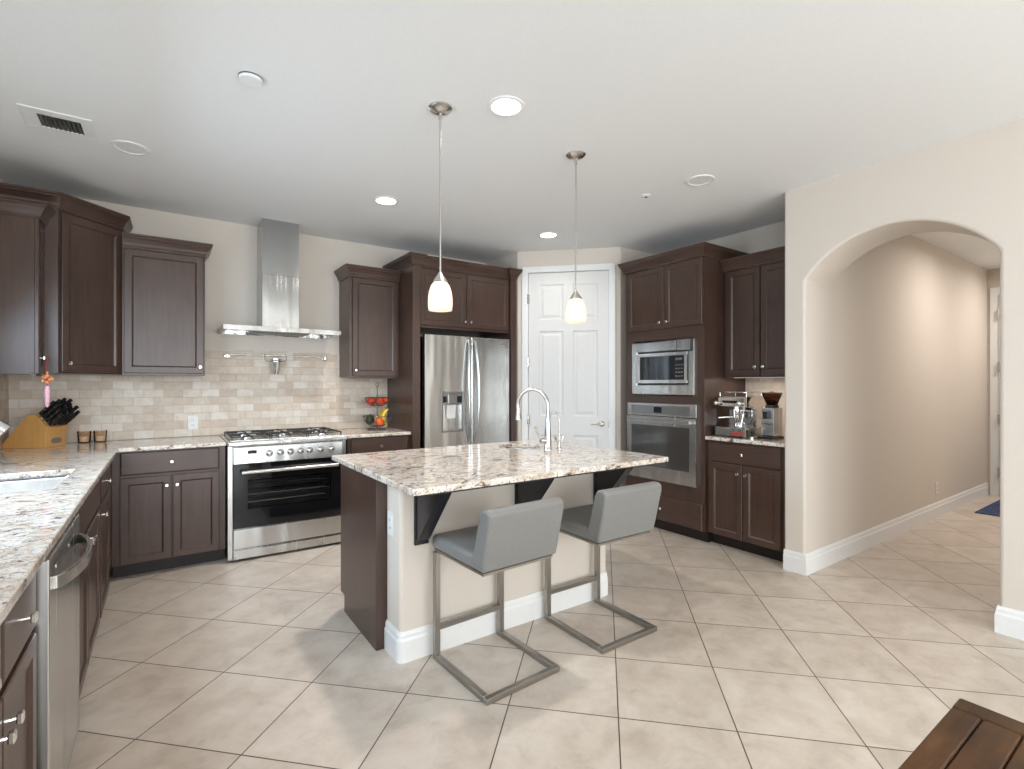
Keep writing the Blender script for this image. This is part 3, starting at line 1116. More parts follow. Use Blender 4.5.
bm = newbm(); box(bm, 0.0, DW, 0.06, 0.55, 0.0, 0.0995); obj('toe_kick', bm, M['black'], root)

# ------------------------------------------------------------------ range
RX0, RX1, RY = 0.403, 1.305, 4.42
RWd = RX1 - RX0
root = thing('range', 'wide stainless freestanding gas range with black oven door', 'range', (RX0, RY, 0))
bm = newbm()
box(bm, 0, 0.036, 0.0, 0.645, 0.02, 0.90, 0.003); box(bm, RWd - 0.036, RWd, 0.0, 0.645, 0.02, 0.90, 0.003)
box(bm, 0.036, RWd - 0.036, 0.60, 0.645, 0.03, 0.90)
box(bm, 0.036, RWd - 0.036, 0.03, 0.60, 0.03, 0.26); box(bm, 0.036, RWd - 0.036, 0.03, 0.60, 0.765, 0.90)
obj('body', bm, M['steel'], root)
# oven cavity liner behind the glass
bm = newbm()
box(bm, 0.037, RWd - 0.037, 0.56, 0.599, 0.261, 0.764); box(bm, 0.037, 0.08, 0.06, 0.56, 0.261, 0.764); box(bm, RWd - 0.08, RWd - 0.037, 0.06, 0.56, 0.261, 0.764)
obj('oven_liner', bm, M['oven_enamel'], root)
for zz in (0.44, 0.50, 0.575):
    bm = newbm()
    for k in range(15):
        x = 0.09 + (RWd - 0.18) * k / 14
        cyl(bm, (x, 0.075, zz), (x, 0.54, zz), 0.0025, n=6)
    for y in (0.075, 0.30, 0.54):
        cyl(bm, (0.082, y, zz), (RWd - 0.082, y, zz), 0.005, n=8)
    obj('oven_rack', bm, M['chrome'], root)
# control panel with rolled top edge
bm = newbm()
prism(bm, [(-0.028, 0.762), (0.03, 0.762), (0.03, 0.902), (-0.016, 0.902), (-0.022, 0.886)], 'X', 0.037, RWd - 0.037)
cp = obj('control_panel', bm, M['steel'], root, bevel=0.003)
bm = newbm()
box(bm, -0.002, RWd + 0.002, -0.045, 0.648, 0.9025, 0.938, 0.008, 3)
ct = obj('cooktop', bm, M['steel'], root)
kx = [0.694, 0.775, 0.851, 0.928, 0.999, 1.087, 1.174]
for k, x in enumerate(kx):
    bm = newbm()
    lx = x - RX0
    lathe(bm, [(0, -0.024), (0.024, -0.024), (0.026, -0.028), (0.021, -0.034), (0.019, -0.055), (0.015, -0.058), (0, -0.058)], lx, 0, 0.832, 18, 'Y')
    box(bm, lx - 0.004, lx + 0.004, -0.062, -0.056, 0.816, 0.848)
    obj('knob', bm, M['nickel'], cp, True)
bm = newbm(); box(bm, 0.135, 0.20, -0.0285, -0.024, 0.838, 0.864); obj('clock_display', bm, M['screen'], cp)
# oven door: black glass frame with a window, steel bar handle
bm = newbm()
x0, x1, z0, z1 = 0.038, RWd - 0.038, 0.262, 0.757
wx0, wx1, wz0, wz1 = 0.135, RWd - 0.13, 0.405, 0.640
for a in ((x0, x1, z0, wz0), (x0, x1, wz1, z1), (x0, wx0, wz0, wz1), (wx1, x1, wz0, wz1)):
    box(bm, a[0], a[1], -0.022, 0.022, a[2], a[3])
od = obj('oven_door', bm, M['blackglass'], root)
bm = newbm(); box(bm, wx0, wx1, -0.021, -0.015, wz0, wz1); obj('window_pane', bm, M['glass_oven'], od)
bm = newbm()
cyl(bm, (0.09, -0.068, 0.700), (RWd - 0.085, -0.068, 0.700), 0.0145, n=18)
for x in (0.115, RWd - 0.11):
    cyl(bm, (x, -0.022, 0.700), (x, -0.066, 0.700), 0.010, n=12)
obj('handle', bm, M['steel'], od, True)
bm = newbm(); box(bm, 0.038, RWd - 0.038, -0.022, 0.022, 0.104, 0.252, 0.003); obj('drawer', bm, M['steel'], root)
bm = newbm(); box(bm, 0.038, RWd - 0.038, -0.015, 0.022, 0.022, 0.088, 0.003); obj('kick_panel', bm, M['steel'], root)
for x in (0.06, RWd - 0.06):
    for y in (0.06, 0.58):
        bm = newbm(); cyl(bm, (x, y, 0.0), (x, y, 0.03), 0.016, n=12); obj('foot', bm, M['black'], root)
# burners and grates
bspots = [(0.16, 0.17, 0.045), (0.16, 0.44, 0.035), (0.45, 0.31, 0.06), (0.745, 0.17, 0.035), (0.745, 0.44, 0.045)]
bm = newbm(); box(bm, 0.02, RWd - 0.02, 0.03, 0.60, 0.9375, 0.9405); obj('burner_tray', bm, M['steel'], ct)
for x, y, rr_ in bspots:
    bm = newbm()
    lathe(bm, [(0, 0.941), (rr_ + 0.016, 0.941), (rr_ + 0.014, 0.948), (rr_, 0.950), (rr_, 0.956)], x, y, 0, 20)
    obj('burner', bm, M['chrome'], ct, True)
    bm = newbm(); lathe(bm, [(0, 0.9562), (rr_ * 0.85, 0.9562), (rr_ * 0.8, 0.962), (0, 0.963)], x, y, 0, 20); obj('burner_cap', bm, M['iron'], ct, True)
gw = (RWd - 0.05) / 3
for k in range(3):
    bm = newbm()
    xa, xb, ya, yb = 0.025 + gw * k + 0.004, 0.025 + gw * (k + 1) - 0.004, 0.035, 0.595
    zg0, zg1 = 0.963, 0.971
    for x in (xa, xb - 0.008):
        box(bm, x, x + 0.008, ya, yb, zg0, zg1)
    for y in (ya, (ya + yb) / 2 - 0.004, yb - 0.008):
        box(bm, xa, xb, y, y + 0.008, zg0, zg1)
    xm = (xa + xb) / 2
    for y0, y1 in ((ya, ya + 0.10), (ya + 0.18, ya + 0.385), (yb - 0.10, yb)):
        box(bm, xm - 0.004, xm + 0.004, y0, y1, zg0, zg1 + 0.004)
    for yc in (0.17, 0.44):
        box(bm, xa, xa + 0.085, yc - 0.004, yc + 0.004, zg0, zg1 + 0.004); box(bm, xb - 0.085, xb, yc - 0.004, yc + 0.004, zg0, zg1 + 0.004)
    for x in (xa, xb - 0.008):
        for y in (ya, yb - 0.008):
            box(bm, x, x + 0.008, y, y + 0.008, 0.9408, zg0)
    obj('grate', bm, M['iron'], ct)

# ------------------------------------------------------------------ range hood, rail
root = thing('range_hood', 'stainless chimney range hood on the wall above the range', 'range hood', (0.39, YA - 0.0005, 1.825))
bm = newbm()
hw = 0.925
# canopy: thin slab, open underside with side rims
prism(bm, [(-0.49, 0.0), (-0.49, 0.038), (-0.47, 0.042), (0, 0.042), (0, 0.0), (-0.012, 0.0), (-0.012, 0.020), (-0.465, 0.020), (-0.465, 0.0)], 'X', 0, hw)
box(bm, 0, 0.03, -0.465, -0.012, 0, 0.021); box(bm, hw - 0.03, hw, -0.465, -0.012, 0, 0.021)
can = obj('canopy', bm, M['hood_steel'], root)
for k in range(2):
    bm = newbm()
    xa = 0.22 + 0.245 * k
    box(bm, xa, xa + 0.235, -0.42, -0.06, 0.012, 0.0195)
    for j in range(9):
        box(bm, xa + 0.012 + j * 0.025, xa + 0.022 + j * 0.025, -0.41, -0.07, 0.004, 0.0125)
    obj('baffle_filter', bm, M['steel_dark'], can)
for x in (0.11, 0.815):
    bm = newbm(); lathe(bm, [(0, 0.012), (0.03, 0.012), (0.034, 0.016), (0.034, 0.0199), (0, 0.0199)], x, -0.38, 0, 18); obj('hood_lamp', bm, M['chrome'], can)
bm = newbm()
for k in range(5):
    cyl(bm, (0.40 + 0.03 * k, -0.4898, 0.019), (0.40 + 0.03 * k, -0.494, 0.019), 0.006, n=12)
obj('control_buttons', bm, M['chrome'], can)
cx0, cx1 = 0.697 - 0.39, 1.000 - 0.39
bm = newbm(); box(bm, cx0, cx1, -0.30, 0, 0.0425, 0.515, 0.002, 1); obj('lower_sleeve', bm, M['hood_steel'], root)
bm = newbm(); box(bm, cx0 + 0.003, cx1 - 0.003, -0.297, 0, 0.5155, CEIL - 1.825 - 0.001); obj('upper_sleeve', bm, M['hood_steel'], root)

root = thing('utensil_rail', 'narrow steel utensil rail fixed across the tile above the range', 'rail', (0.44, YA - 0.0105, 1.645))
bm = newbm(); cyl(bm, (-0.01, -0.045, 0), (0.88, -0.045, 0), 0.007, n=12); obj('bar', bm, M['nickel'], root, True)
for x in (0.02, 0.85):
    bm = newbm(); cyl(bm, (x, 0, -0.012), (x, -0.008, -0.012), 0.022, n=16); cyl(bm, (x, -0.006, -0.012), (x, -0.045, -0.004), 0.008, n=10); box(bm, x - 0.012, x + 0.012, -0.056, -0.034, -0.034, 0.011, 0.003)
    obj('bracket', bm, M['nickel'], root, True)
root = thing('utensil_cup', 'small perforated steel cup hanging from the utensil rail', 'cup', (0.845, YA - 0.0705, 1.475))
bm = newbm()
lathe(bm, [(0, 0), (0.030, 0), (0.034, 0.004), (0.049, 0.130), (0.052, 0.133), (0.052, 0.138), (0.047, 0.138), (0.032, 0.006), (0, 0.006)], 0, 0, 0, 24)
obj('cup_body', bm, M['chrome'], root, True)
bm = newbm()
lathe(bm, [(0.0485, 0.112), (0.052, 0.112), (0.052, 0.118), (0.0485, 0.118), (0.0485, 0.112)], 0, 0, 0, 24)
for s_ in (-1, 1):
    tube(bm, [(0.050 * s_, 0, 0.115), (0.080 * s_, 0, 0.118), (0.092 * s_, 0.004, 0.135), (0.090 * s_, 0.008, 0.155), (0.090 * s_, 0.010, 0.176), (0.090 * s_, 0.0155, 0.1845), (0.090 * s_, 0.029, 0.1845), (0.090 * s_, 0.035, 0.175)], 0.0025, 6)
obj('hanger', bm, M['nickel'], root, True)

# ------------------------------------------------------------------ refrigerator
FX0, FX1, FY = 2.035, 3.010, 4.385
FW = FX1 - FX0
root = thing('refrigerator', 'stainless french-door refrigerator with water dispenser in left door', 'refrigerator', (FX0, FY, 0))
bm = newbm(); box(bm, 0.012, FW - 0.012, 0.062, 0.66, 0.03, 1.845); obj('body', bm, M['steel_dark'], root)
bm = newbm(); box(bm, 0.02, FW - 0.02, 0.08, 0.6, 0.0, 0.0295); obj('plinth', bm, M['black'], root)
xm = FW / 2 + 0.02
FZ0, FZ1 = 0.72, 1.858


def fridge_door(x0, x1, hole=None):
    bm = newbm()
    if hole is None:
        box(bm, x0, x1, 0.0, 0.060, FZ0, FZ1, 0.008, 3)
    else:
        hx0, hx1, hz0, hz1 = hole
        for a in ((x0, x1, FZ0, hz0), (x0, x1, hz1, FZ1), (x0, hx0, hz0, hz1), (hx1, x1, hz0, hz1)):
            box(bm, a[0], a[1], 0.0, 0.060, a[2], a[3])
        box(bm, hx0, hx1, 0.048, 0.060, hz0, hz1)
    return bm


hl = (0.185, 0.405, 0.925, 1.300)
ld = obj('left_door', fridge_door(0.0, xm - 0.004, hl), M['steel'], root)
rd = obj('right_door', fridge_door(xm + 0.004, FW), M['steel'], root)
bm = newbm()
prism(bm, [(hl[0] - 0.01, hl[2] - 0.012), (hl[1] + 0.01, hl[2] - 0.012), (hl[1] + 0.01, hl[3] + 0.012), (hl[0] - 0.01, hl[3] + 0.012)], 'Y', -0.003, -0.0004)
for f in list(bm.faces):
    pass
bm.free()
bm = newbm()
for a in ((hl[0] - 0.012, hl[1] + 0.012, hl[2] - 0.012, hl[2] + 0.004), (hl[0] - 0.012, hl[1] + 0.012, hl[3] - 0.004, hl[3] + 0.012), (hl[0] - 0.012, hl[0] + 0.006, hl[2] + 0.004, hl[3] - 0.004), (hl[1] - 0.006, hl[1] + 0.012, hl[2] + 0.004, hl[3] - 0.004)):
    box(bm, a[0], a[1], -0.004, 0.004, a[2], a[3])
obj('dispenser_bezel', bm, M['steel_dark'], ld)
bm = newbm(); box(bm, hl[0] + 0.007, hl[1] - 0.007, 0.012, 0.047, 1.180, 1.295); box(bm, hl[0] + 0.06, hl[1] - 0.06, -0.006, 0.012, 1.190, 1.287, 0.006)
obj('dispenser_display', bm, M['steel_dark'], ld)
for x in (hl[0] + 0.010, hl[1] - 0.052):
    bm = newbm(); box(bm, x, x + 0.042, 0.004, 0.0115, 1.203, 1.265, 0.002, 1); obj('dispenser_button_pad', bm, M['screen'], ld)
bm = newbm(); prism(bm, [(0.02, 1.179), (0.045, 1.179), (0.045, 1.045), (0.035, 1.045)], 'X', hl[0] + 0.06, hl[1] - 0.06); obj('dispenser_paddle', bm, M['plastic_w'], ld)
bm = newbm(); box(bm, hl[0] + 0.007, hl[1] - 0.007, 0.002, 0.046, 0.930, 0.945); obj('drip_tray', bm, M['steel'], ld)


def fridge_handle(x, s, d):
    bm = newbm()
    pts = []
    for i in range(15):
        t = i / 14
        pts.append((x + 0.022 * s * math.sin(PI * t), -0.012 - 0.05 * math.sin(PI * t) ** 0.5, 0.80 + (1.82 - 0.80) * t))
    tube(bm, pts, 0.014, 12)
    for z in (0.80, 1.82):
        cyl(bm, (x, -0.0005, z), (x, -0.02, z), 0.015, n=12)
    obj('handle', bm, M['steel'], d, True)


fridge_handle(xm - 0.035, -1, ld)
fridge_handle(xm + 0.035, 1, rd)
bm = newbm(); box(bm, FW - 0.13, FW - 0.055, -0.002, -0.0002, 1.795, 1.812); obj('logo_plate', bm, M['chrome'], rd)
bm = newbm(); box(bm, 0, FW, 0.0, 0.060, 0.06, FZ0 - 0.008, 0.008, 3); fd = obj('freezer_drawer', bm, M['steel'], root)
bm = newbm(); cyl(bm, (0.10, -0.05, 0.64), (FW - 0.10, -0.05, 0.64), 0.013, n=14)
for x in (0.13, FW - 0.13):
    cyl(bm, (x, -0.0005, 0.64), (x, -0.05, 0.64), 0.010, n=10)
obj('handle', bm, M['steel'], fd, True)

# ------------------------------------------------------------------ microwave and wall oven (set into the tower)
def lx_(Y):
    return TY - Y


root = thing('microwave', 'built-in stainless microwave with wide trim frame above the wall oven', 'microwave', (TX, TY, 1.283), R(-90))
mx0, mx1, mh = lx_(3.425), lx_(2.714), 0.503
bm = newbm(); box(bm, mx0 + 0.05, mx1 - 0.05, 0.002, 0.45, 0.06, mh - 0.06); obj('body', bm, M['black'], root)
bm = newbm()
rings = [(0, -0.014), (0.003, -0.022), (0.055, -0.022), (0.062, -0.006)]
def rect(i, y):
    zi = i * 1.62
    return [V(bm, (mx0 + i, y, zi)), V(bm, (mx1 - i, y, zi)), V(bm, (mx1 - i, y, mh - zi)), V(bm, (mx0 + i, y, mh - zi))]
rr = [rect(0.002, -0.0005)] + [rect(i, y) for i, y in rings] + [rect(0.062, -0.0005)]
for p, q in zip(rr, rr[1:]):
    for k in range(4):
        bm.faces.new([p[k], p[(k + 1) % 4], q[(k + 1) % 4], q[k]])
for k in range(4):
    bm.faces.new([rr[-1][k], rr[-1][(k + 1) % 4], rr[0][(k + 1) % 4], rr[0][k]])
bmesh.ops.recalc_face_normals(bm, faces=bm.faces[:])
obj('trim_frame', bm, M['steel'], root)
bm = newbm()
ix0, ix1, iz0, iz1 = mx0 + 0.068, mx1 - 0.068, 0.108, mh - 0.108
gx1 = ix1 - 0.14
box(bm, ix0, ix1, -0.024, 0.0, iz0, iz0 + 0.032, 0.002, 1); box(bm, ix0, ix1, -0.024, 0.0, iz1 - 0.032, iz1, 0.002, 1)
box(bm, ix0, ix0 + 0.035, -0.024, 0, iz0 + 0.032, iz1 - 0.032); box(bm, ix1 - 0.032, ix1, -0.024, 0, iz0 + 0.032, iz1 - 0.032)
md_ = obj('door', bm, M['steel'], root)
bm = newbm(); box(bm, ix0 + 0.036, gx1, -0.021, -0.0005, iz0 + 0.033, iz1 - 0.033); obj('door_glass', bm, M['blackglass'], md_)
bm = newbm(); box(bm, gx1 + 0.002, ix1 - 0.033, -0.022, -0.0005, iz0 + 0.033, iz1 - 0.033); kp = obj('control_panel', bm, M['screen'], root)
for i in range(3):
    for j in range(4):
        x = gx1 + 0.018 + 0.027 * i; z = iz0 + 0.06 + 0.034 * j
        bm = newbm(); box(bm, x, x + 0.017, -0.0235, -0.0219, z, z + 0.012); obj('key', bm, M['steel_dark'], kp)
bm = newbm(); box(bm, gx1 + 0.015, gx1 + 0.085, -0.0235, -0.0219, iz1 - 0.075, iz1 - 0.055); obj('display', bm, M['steel_dark'], kp)

bm = newbm()
t0, t1 = lx_(2.885), lx_(2.728)
box(bm, t0, t1, -0.016, -0.001, -0.055, 0.055, 0.004)
r = thing('kitchen_timer', 'small grey rectangular digital timer stuck on the microwave frame corner', 'timer', (TX - 0.0225, TY, 1.735), R(-90))
obj('casing', bm, M['black'], r)
bm = newbm(); box(bm, t0 + 0.008, t1 - 0.008, -0.018, -0.0162, -0.046, 0.046); obj('screen', bm, M['steel'], r)

root = thing('wall_oven', 'built-in stainless wall oven under the microwave with grey glass door', 'oven', (TX, TY, 0.478), R(-90))
ox0, ox1 = lx_(3.475), lx_(2.684)
oh = 0.725
bm = newbm(); box(bm, ox0 + 0.02, ox1 - 0.02, 0.0205, 0.55, 0.03, oh - 0.02); obj('body', bm, M['black'], root)
bm = newbm(); box(bm, ox0, ox1, -0.030, -0.0005, 0.605, oh, 0.004); pnl = obj('control_panel', bm, M['steel'], root)
bm = newbm(); box(bm, ox0 + 0.055, ox1 - 0.065, -0.032, -0.0295, 0.622, oh - 0.022); obj('control_glass', bm, M['steel_dark'], pnl)
bm = newbm(); box(bm, ox0 + 0.33, ox0 + 0.42, -0.0335, -0.0318, 0.635, oh - 0.032); obj('clock_display', bm, M['screen'], pnl)
bm = newbm()
a0, a1, b0, b1 = ox0, ox1, 0.012, 0.600
gx0, gx1, gz0, gz1 = ox0 + 0.058, ox1 - 0.066, 0.125, 0.515
for q in ((a0, a1, b0, gz0), (a0, a1, gz1, b1), (a0, gx0, gz0, gz1), (gx1, a1, gz0, gz1)):
    box(bm, q[0], q[1], -0.038, -0.0005, q[2], q[3])
od = obj('door', bm, M['steel'], root)
M['oven_glass_grey'] = plain('grey_mirror_oven_glass', (0.27, 0.27, 0.265), 0.10, 0.85)
bm = newbm(); box(bm, gx0, gx1, -0.034, -0.0005, gz0, gz1); obj('door_glass', bm, M['oven_glass_grey'], od)
bm = newbm(); box(bm, ox0 + 0.035, ox1 - 0.035, -0.082, -0.062, 0.548, 0.580, 0.006)
for x in (ox0 + 0.05, ox1 - 0.075):
    box(bm, x, x + 0.025, -0.065, -0.0378, 0.552, 0.576)
obj('handle', bm, M['steel'], od)
bm = newbm(); prism(bm, [((ox0 + ox1) / 2 - 0.02, 0.085), ((ox0 + ox1) / 2 + 0.02, 0.085), ((ox0 + ox1) / 2, 0.062)], 'Y', -0.0395, -0.0378); obj('badge', bm, M['chrome'], od)
bm = newbm(); box(bm, ox0, ox1 + 0.004, -0.034, -0.0005, 0.0, 0.010); obj('vent_trim', bm, M['steel'], root)

# ------------------------------------------------------------------ island
root = thing('kitchen_island', 'kitchen island with dark end panel and beige knee wall under granite', 'island', (0.9, 2.36, 0))
ox, oy = 0.9, 2.36
def L(x): return x - ox
def LY(y): return y - oy
bm = newbm()
prism(bm, [(LY(2.535), 0.0), (LY(3.09), 0.0), (LY(3.09), 0.10), (LY(3.165), 0.10), (LY(3.165), 0.903), (LY(2.535), 0.903)], 'X', L(0.902), L(0.958))
obj('end_panel', bm, M['cab'], root, bevel=0.0015)
bm = newbm(); box(bm, L(0.9585), L(2.40), LY(2.535), LY(3.145), 0.10, 0.75); box(bm, L(0.9585), L(1.62), LY(2.535), LY(3.145), 0.75, 0.903); box(bm, L(2.34), L(2.40), LY(2.535), LY(3.145), 0.75, 0.903); box(bm, L(1.62), L(2.34), LY(3.12), LY(3.145), 0.75, 0.903)
box(bm, L(0.9585), L(2.40), LY(2.535), LY(3.08), 0.0, 0.10)
obj('cabinet_body', bm, M['cab'], root)
for k in range(3):
    bm = newbm()
    x0 = 1.0 + 0.465 * k
    w = 0.45
    def pt(p):
        return p
    rings_panel(bm, 0, w, 0.107, 0.895, [(0, 0.003), (0.003, 0), (0.055, 0), (0.066, 0.009)], 0.019)
    o = obj('door', bm, M['cab'], root, loc=(L(x0 + w), LY(3.165), 0), rot=(0, 0, R(180)))
    obj('knob', knob_bm(0.04, 0.0, 0.82), M['knob'], o)
# knee wall with rounded corners
bm = newbm(); box(bm, L(0.962), L(2.398), LY(2.36), LY(2.534), 0.0, 0.903)
es = [e for e in bm.edges if abs(e.verts[0].co.z - e.verts[1].co.z) > 0.5 and min(v.co.y for v in e.verts) < 0.01]
bmesh.ops.bevel(bm, geom=es, offset=0.022, segments=5, affect='EDGES', profile=0.5)
obj('knee_wall', bm, M['wall'], root, True)
bm = newbm()
def corner(cx, cy, a0, a1, r=0.022, n=5):
    return [(cx + r * math.cos(R(a0 + (a1 - a0) * i / n)), cy + r * math.sin(R(a0 + (a1 - a0) * i / n))) for i in range(n + 1)]
path = [(L(2.398), LY(2.534))] + corner(L(2.398 - 0.022), LY(2.382), 0, -90) + corner(L(0.962 + 0.022), LY(2.382), -90, -180) + [(L(0.962), LY(2.534))]
sweep(bm, path[::-1], BASEP)
obj('baseboard', bm, M['white'], root)
for xc in (1.072, 1.692, 2.312):
    bm = newbm()
    hw = 0.0375
    box(bm, L(xc) - hw, L(xc) + hw, LY(2.342), LY(2.3595), 0.572, 0.886)
    box(bm, L(xc) - hw, L(xc) + hw, LY(2.055), LY(2.3595), 0.8862, 0.9035)
    prism(bm, [(LY(2.3418), 0.60), (LY(2.3418), 0.886), (LY(2.085), 0.886), (LY(2.085), 0.872), (LY(2.32), 0.60)], 'X', L(xc) - 0.032, L(xc) + 0.032)
    obj('corbel', bm, M['corbel'], root, bevel=0.001)
bm = newbm()
box(bm, L(0.975), L(2.43), LY(2.04), LY(2.054), 0.8865, 0.9035)
obj('support_rail', bm, M['corbel'], root)


def outlet(name, label, loc, rotz, rocker=False):
    r = thing(name, label, 'outlet', loc, rotz)
    bm = newbm(); box(bm, -0.037, 0.037, -0.006, 0, -0.06, 0.06, 0.002, 2); obj('cover_plate', bm, M['plastic_w'], r)
    for z in (-0.021, 0.021):
        bm = newbm(); box(bm, -0.017, 0.017, -0.008, -0.0055, z - 0.016, z + 0.016, 0.003, 2); f = obj('socket', bm, M['plastic_w'], r)
        bm = newbm(); box(bm, -0.008, -0.006, -0.0085, -0.0078, z - 0.006, z + 0.007); box(bm, 0.006, 0.008, -0.0085, -0.0078, z - 0.006, z + 0.007); obj('slots', bm, M['black'], f)
    return r


outlet('wall_outlet', 'white electrical outlet on the narrow end of the island knee wall', (0.9615, 2.475, 0.665), R(-90))
outlet('wall_outlet', 'white electrical outlet on the tile backsplash left of the range', (0.205, YA - 0.0105, 1.055), 0)
outlet('wall_outlet', 'white electrical outlet low on the hallway wall beyond the arch', (6.63, YH - 0.0005, 0.30), 0)

# island countertop with round sink cut-out
SC, SR = (2.115, 2.94), 0.160
bm = newbm()
x0, x1, y0, y1 = 0.866, 2.548, 1.985, 3.235
N = 48
# ring of points on rectangle matched to circle
def rect_pt(a):
    c_, s_ = math.cos(a), math.sin(a)
    tx = ((x1 - SC[0]) / c_) if c_ > 1e-9 else ((x0 - SC[0]) / c_ if c_ < -1e-9 else 1e9)
    ty = ((y1 - SC[1]) / s_) if s_ > 1e-9 else ((y0 - SC[1]) / s_ if s_ < -1e-9 else 1e9)
    t = min(tx, ty)
    return (SC[0] + c_ * t, SC[1] + s_ * t)
angs = [2 * PI * i / N for i in range(N)]
for cx_, cy_ in ((x0, y0), (x1, y0), (x1, y1), (x0, y1)):
    angs.append(math.atan2(cy_ - SC[1], cx_ - SC[0]) % (2 * PI))
angs = sorted(angs)
T_in = [V(bm, (SC[0] + SR * math.cos(a), SC[1] + SR * math.sin(a), CT1)) for a in angs]
T_out = [V(bm, (*rect_pt(a), CT1)) for a in angs]
B_in = [V(bm, (SC[0] + SR * math.cos(a), SC[1] + SR * math.sin(a), CT0)) for a in angs]
B_out = [V(bm, (*rect_pt(a), CT0)) for a in angs]
n = len(angs)
for i in range(n):
    j = (i + 1) % n
    bm.faces.new([T_in[i], T_out[i], T_out[j], T_in[j]])
    bm.faces.new([B_in[j], B_out[j], B_out[i], B_in[i]])
    bm.faces.new([T_out[i], B_out[i], B_out[j], T_out[j]])
    bm.faces.new([T_in[j], B_in[j], B_in[i], T_in[i]])
o = obj('countertop', bm, M['granite'], None, bevel=0.007)
tag(o, 'large rectangular speckled granite countertop on the island with round sink', 'countertop', 'granite countertops')
root = thing('prep_sink', 'small round steel sink set into the island countertop', 'sink', (SC[0], SC[1], 0.76))
bm = newbm()
lathe(bm, [(0, 0.004), (0.03, 0.004), (0.10, 0.008), (0.140, 0.03), (0.153, 0.08), (0.1585, 0.1435), (0.185, 0.1435), (0.185, 0.140), (0.168, 0.138), (0.162, 0.08), (0.148, 0.025), (0.10, 0.003), (0, 0)], 0, 0, 0, 36)
obj('bowl', bm, M['steel'], root, True)
bm = newbm(); lathe(bm, [(0, 0.012), (0.02, 0.012), (0.036, 0.013), (0.040, 0.008), (0, 0.006)], 0, 0, 0, 20); obj('drain', bm, M['chrome'], root, True)

# faucet: gooseneck leaning over the sink
FB = Vector((2.145, 2.665, CT1))
root = thing('faucet', 'tall brushed nickel gooseneck faucet on the island countertop', 'faucet', FB)
dirv = Vector((-0.44, 0.90, 0)).normalized()
bm = newbm()
lathe(bm, [(0, 0), (0.030, 0), (0.030, 0.006), (0.026, 0.012), (0.024, 0.05), (0.021, 0.12), (0.017, 0.20), (0.0155, 0.22), (0, 0.22)], 0, 0, 0, 22)
obj('base', bm, M['nickel'], root, True)
bm = newbm()
pts = [Vector((0, 0, 0.20)), Vector((0, 0, 0.285))]
rc = 0.116
for i in range(0, 15):
    a = PI - (PI * 1.06) * i / 14
    pts.append(dirv * (rc + rc * math.cos(a)) + Vector((0, 0, 0.297 + rc * math.sin(a))))
tube(bm, pts, 0.0125, 14)
obj('spout', bm, M['nickel'], root, True)
bm = newbm()
e = pts[-1]; d = (pts[-1] - pts[-2]).normalized()
cyl(bm, e - d * 0.005, e + d * 0.03, 0.0135, 0.0145, 16); cyl(bm, e + d * 0.028, e + d * 0.078, 0.0145, 0.023, 16)
obj('spray_head', bm, M['nickel'], root, True)
bm = newbm()
sd = Vector((-0.85, 0.15, 0)).normalized()
cyl(bm, sd * 0.018 + Vector((0, 0, 0.065)), sd * 0.055 + Vector((0, 0, 0.068)), 0.019, 0.017, 14)
tube(bm, [sd * 0.05 + Vector((0, 0, 0.075)), sd * 0.075 + Vector((0, 0, 0.115)), sd * 0.095 + Vector((0, 0, 0.16))], [0.007, 0.0065, 0.008], 10)
obj('lever', bm, M['nickel'], root, True)
FB2 = Vector((2.24, 2.66, CT1))
root = thing('filter_faucet', 'slim filtered-water tap standing right of the gooseneck faucet', 'faucet', FB2)
bm = newbm()
lathe(bm, [(0, 0), (0.018, 0), (0.018, 0.006), (0.011, 0.012), (0.010, 0.05), (0.006, 0.06), (0, 0.06)], 0, 0, 0, 16)
obj('base', bm, M['nickel'], root, True)
bm = newbm()
pts = [Vector((0, 0, 0.05)), Vector((0, 0, 0.18))]
for i in range(11):
    a = PI - PI * 1.0 * i / 10
    pts.append(dirv * (0.035 + 0.035 * math.cos(a)) + Vector((0, 0, 0.205 + 0.045 * math.sin(a))))
tube(bm, pts, 0.0048, 10)
obj('spout', bm, M['nickel'], root, True)
for s in (-1, 1):
    bm = newbm(); tube(bm, [Vector((0.006 * s, 0, 0.045)), Vector((0.022 * s, 0.0, 0.055)), Vector((0.034 * s, 0.0, 0.085))], [0.006, 0.006, 0.008], 8); obj('lever', bm, M['nickel'], root, True)

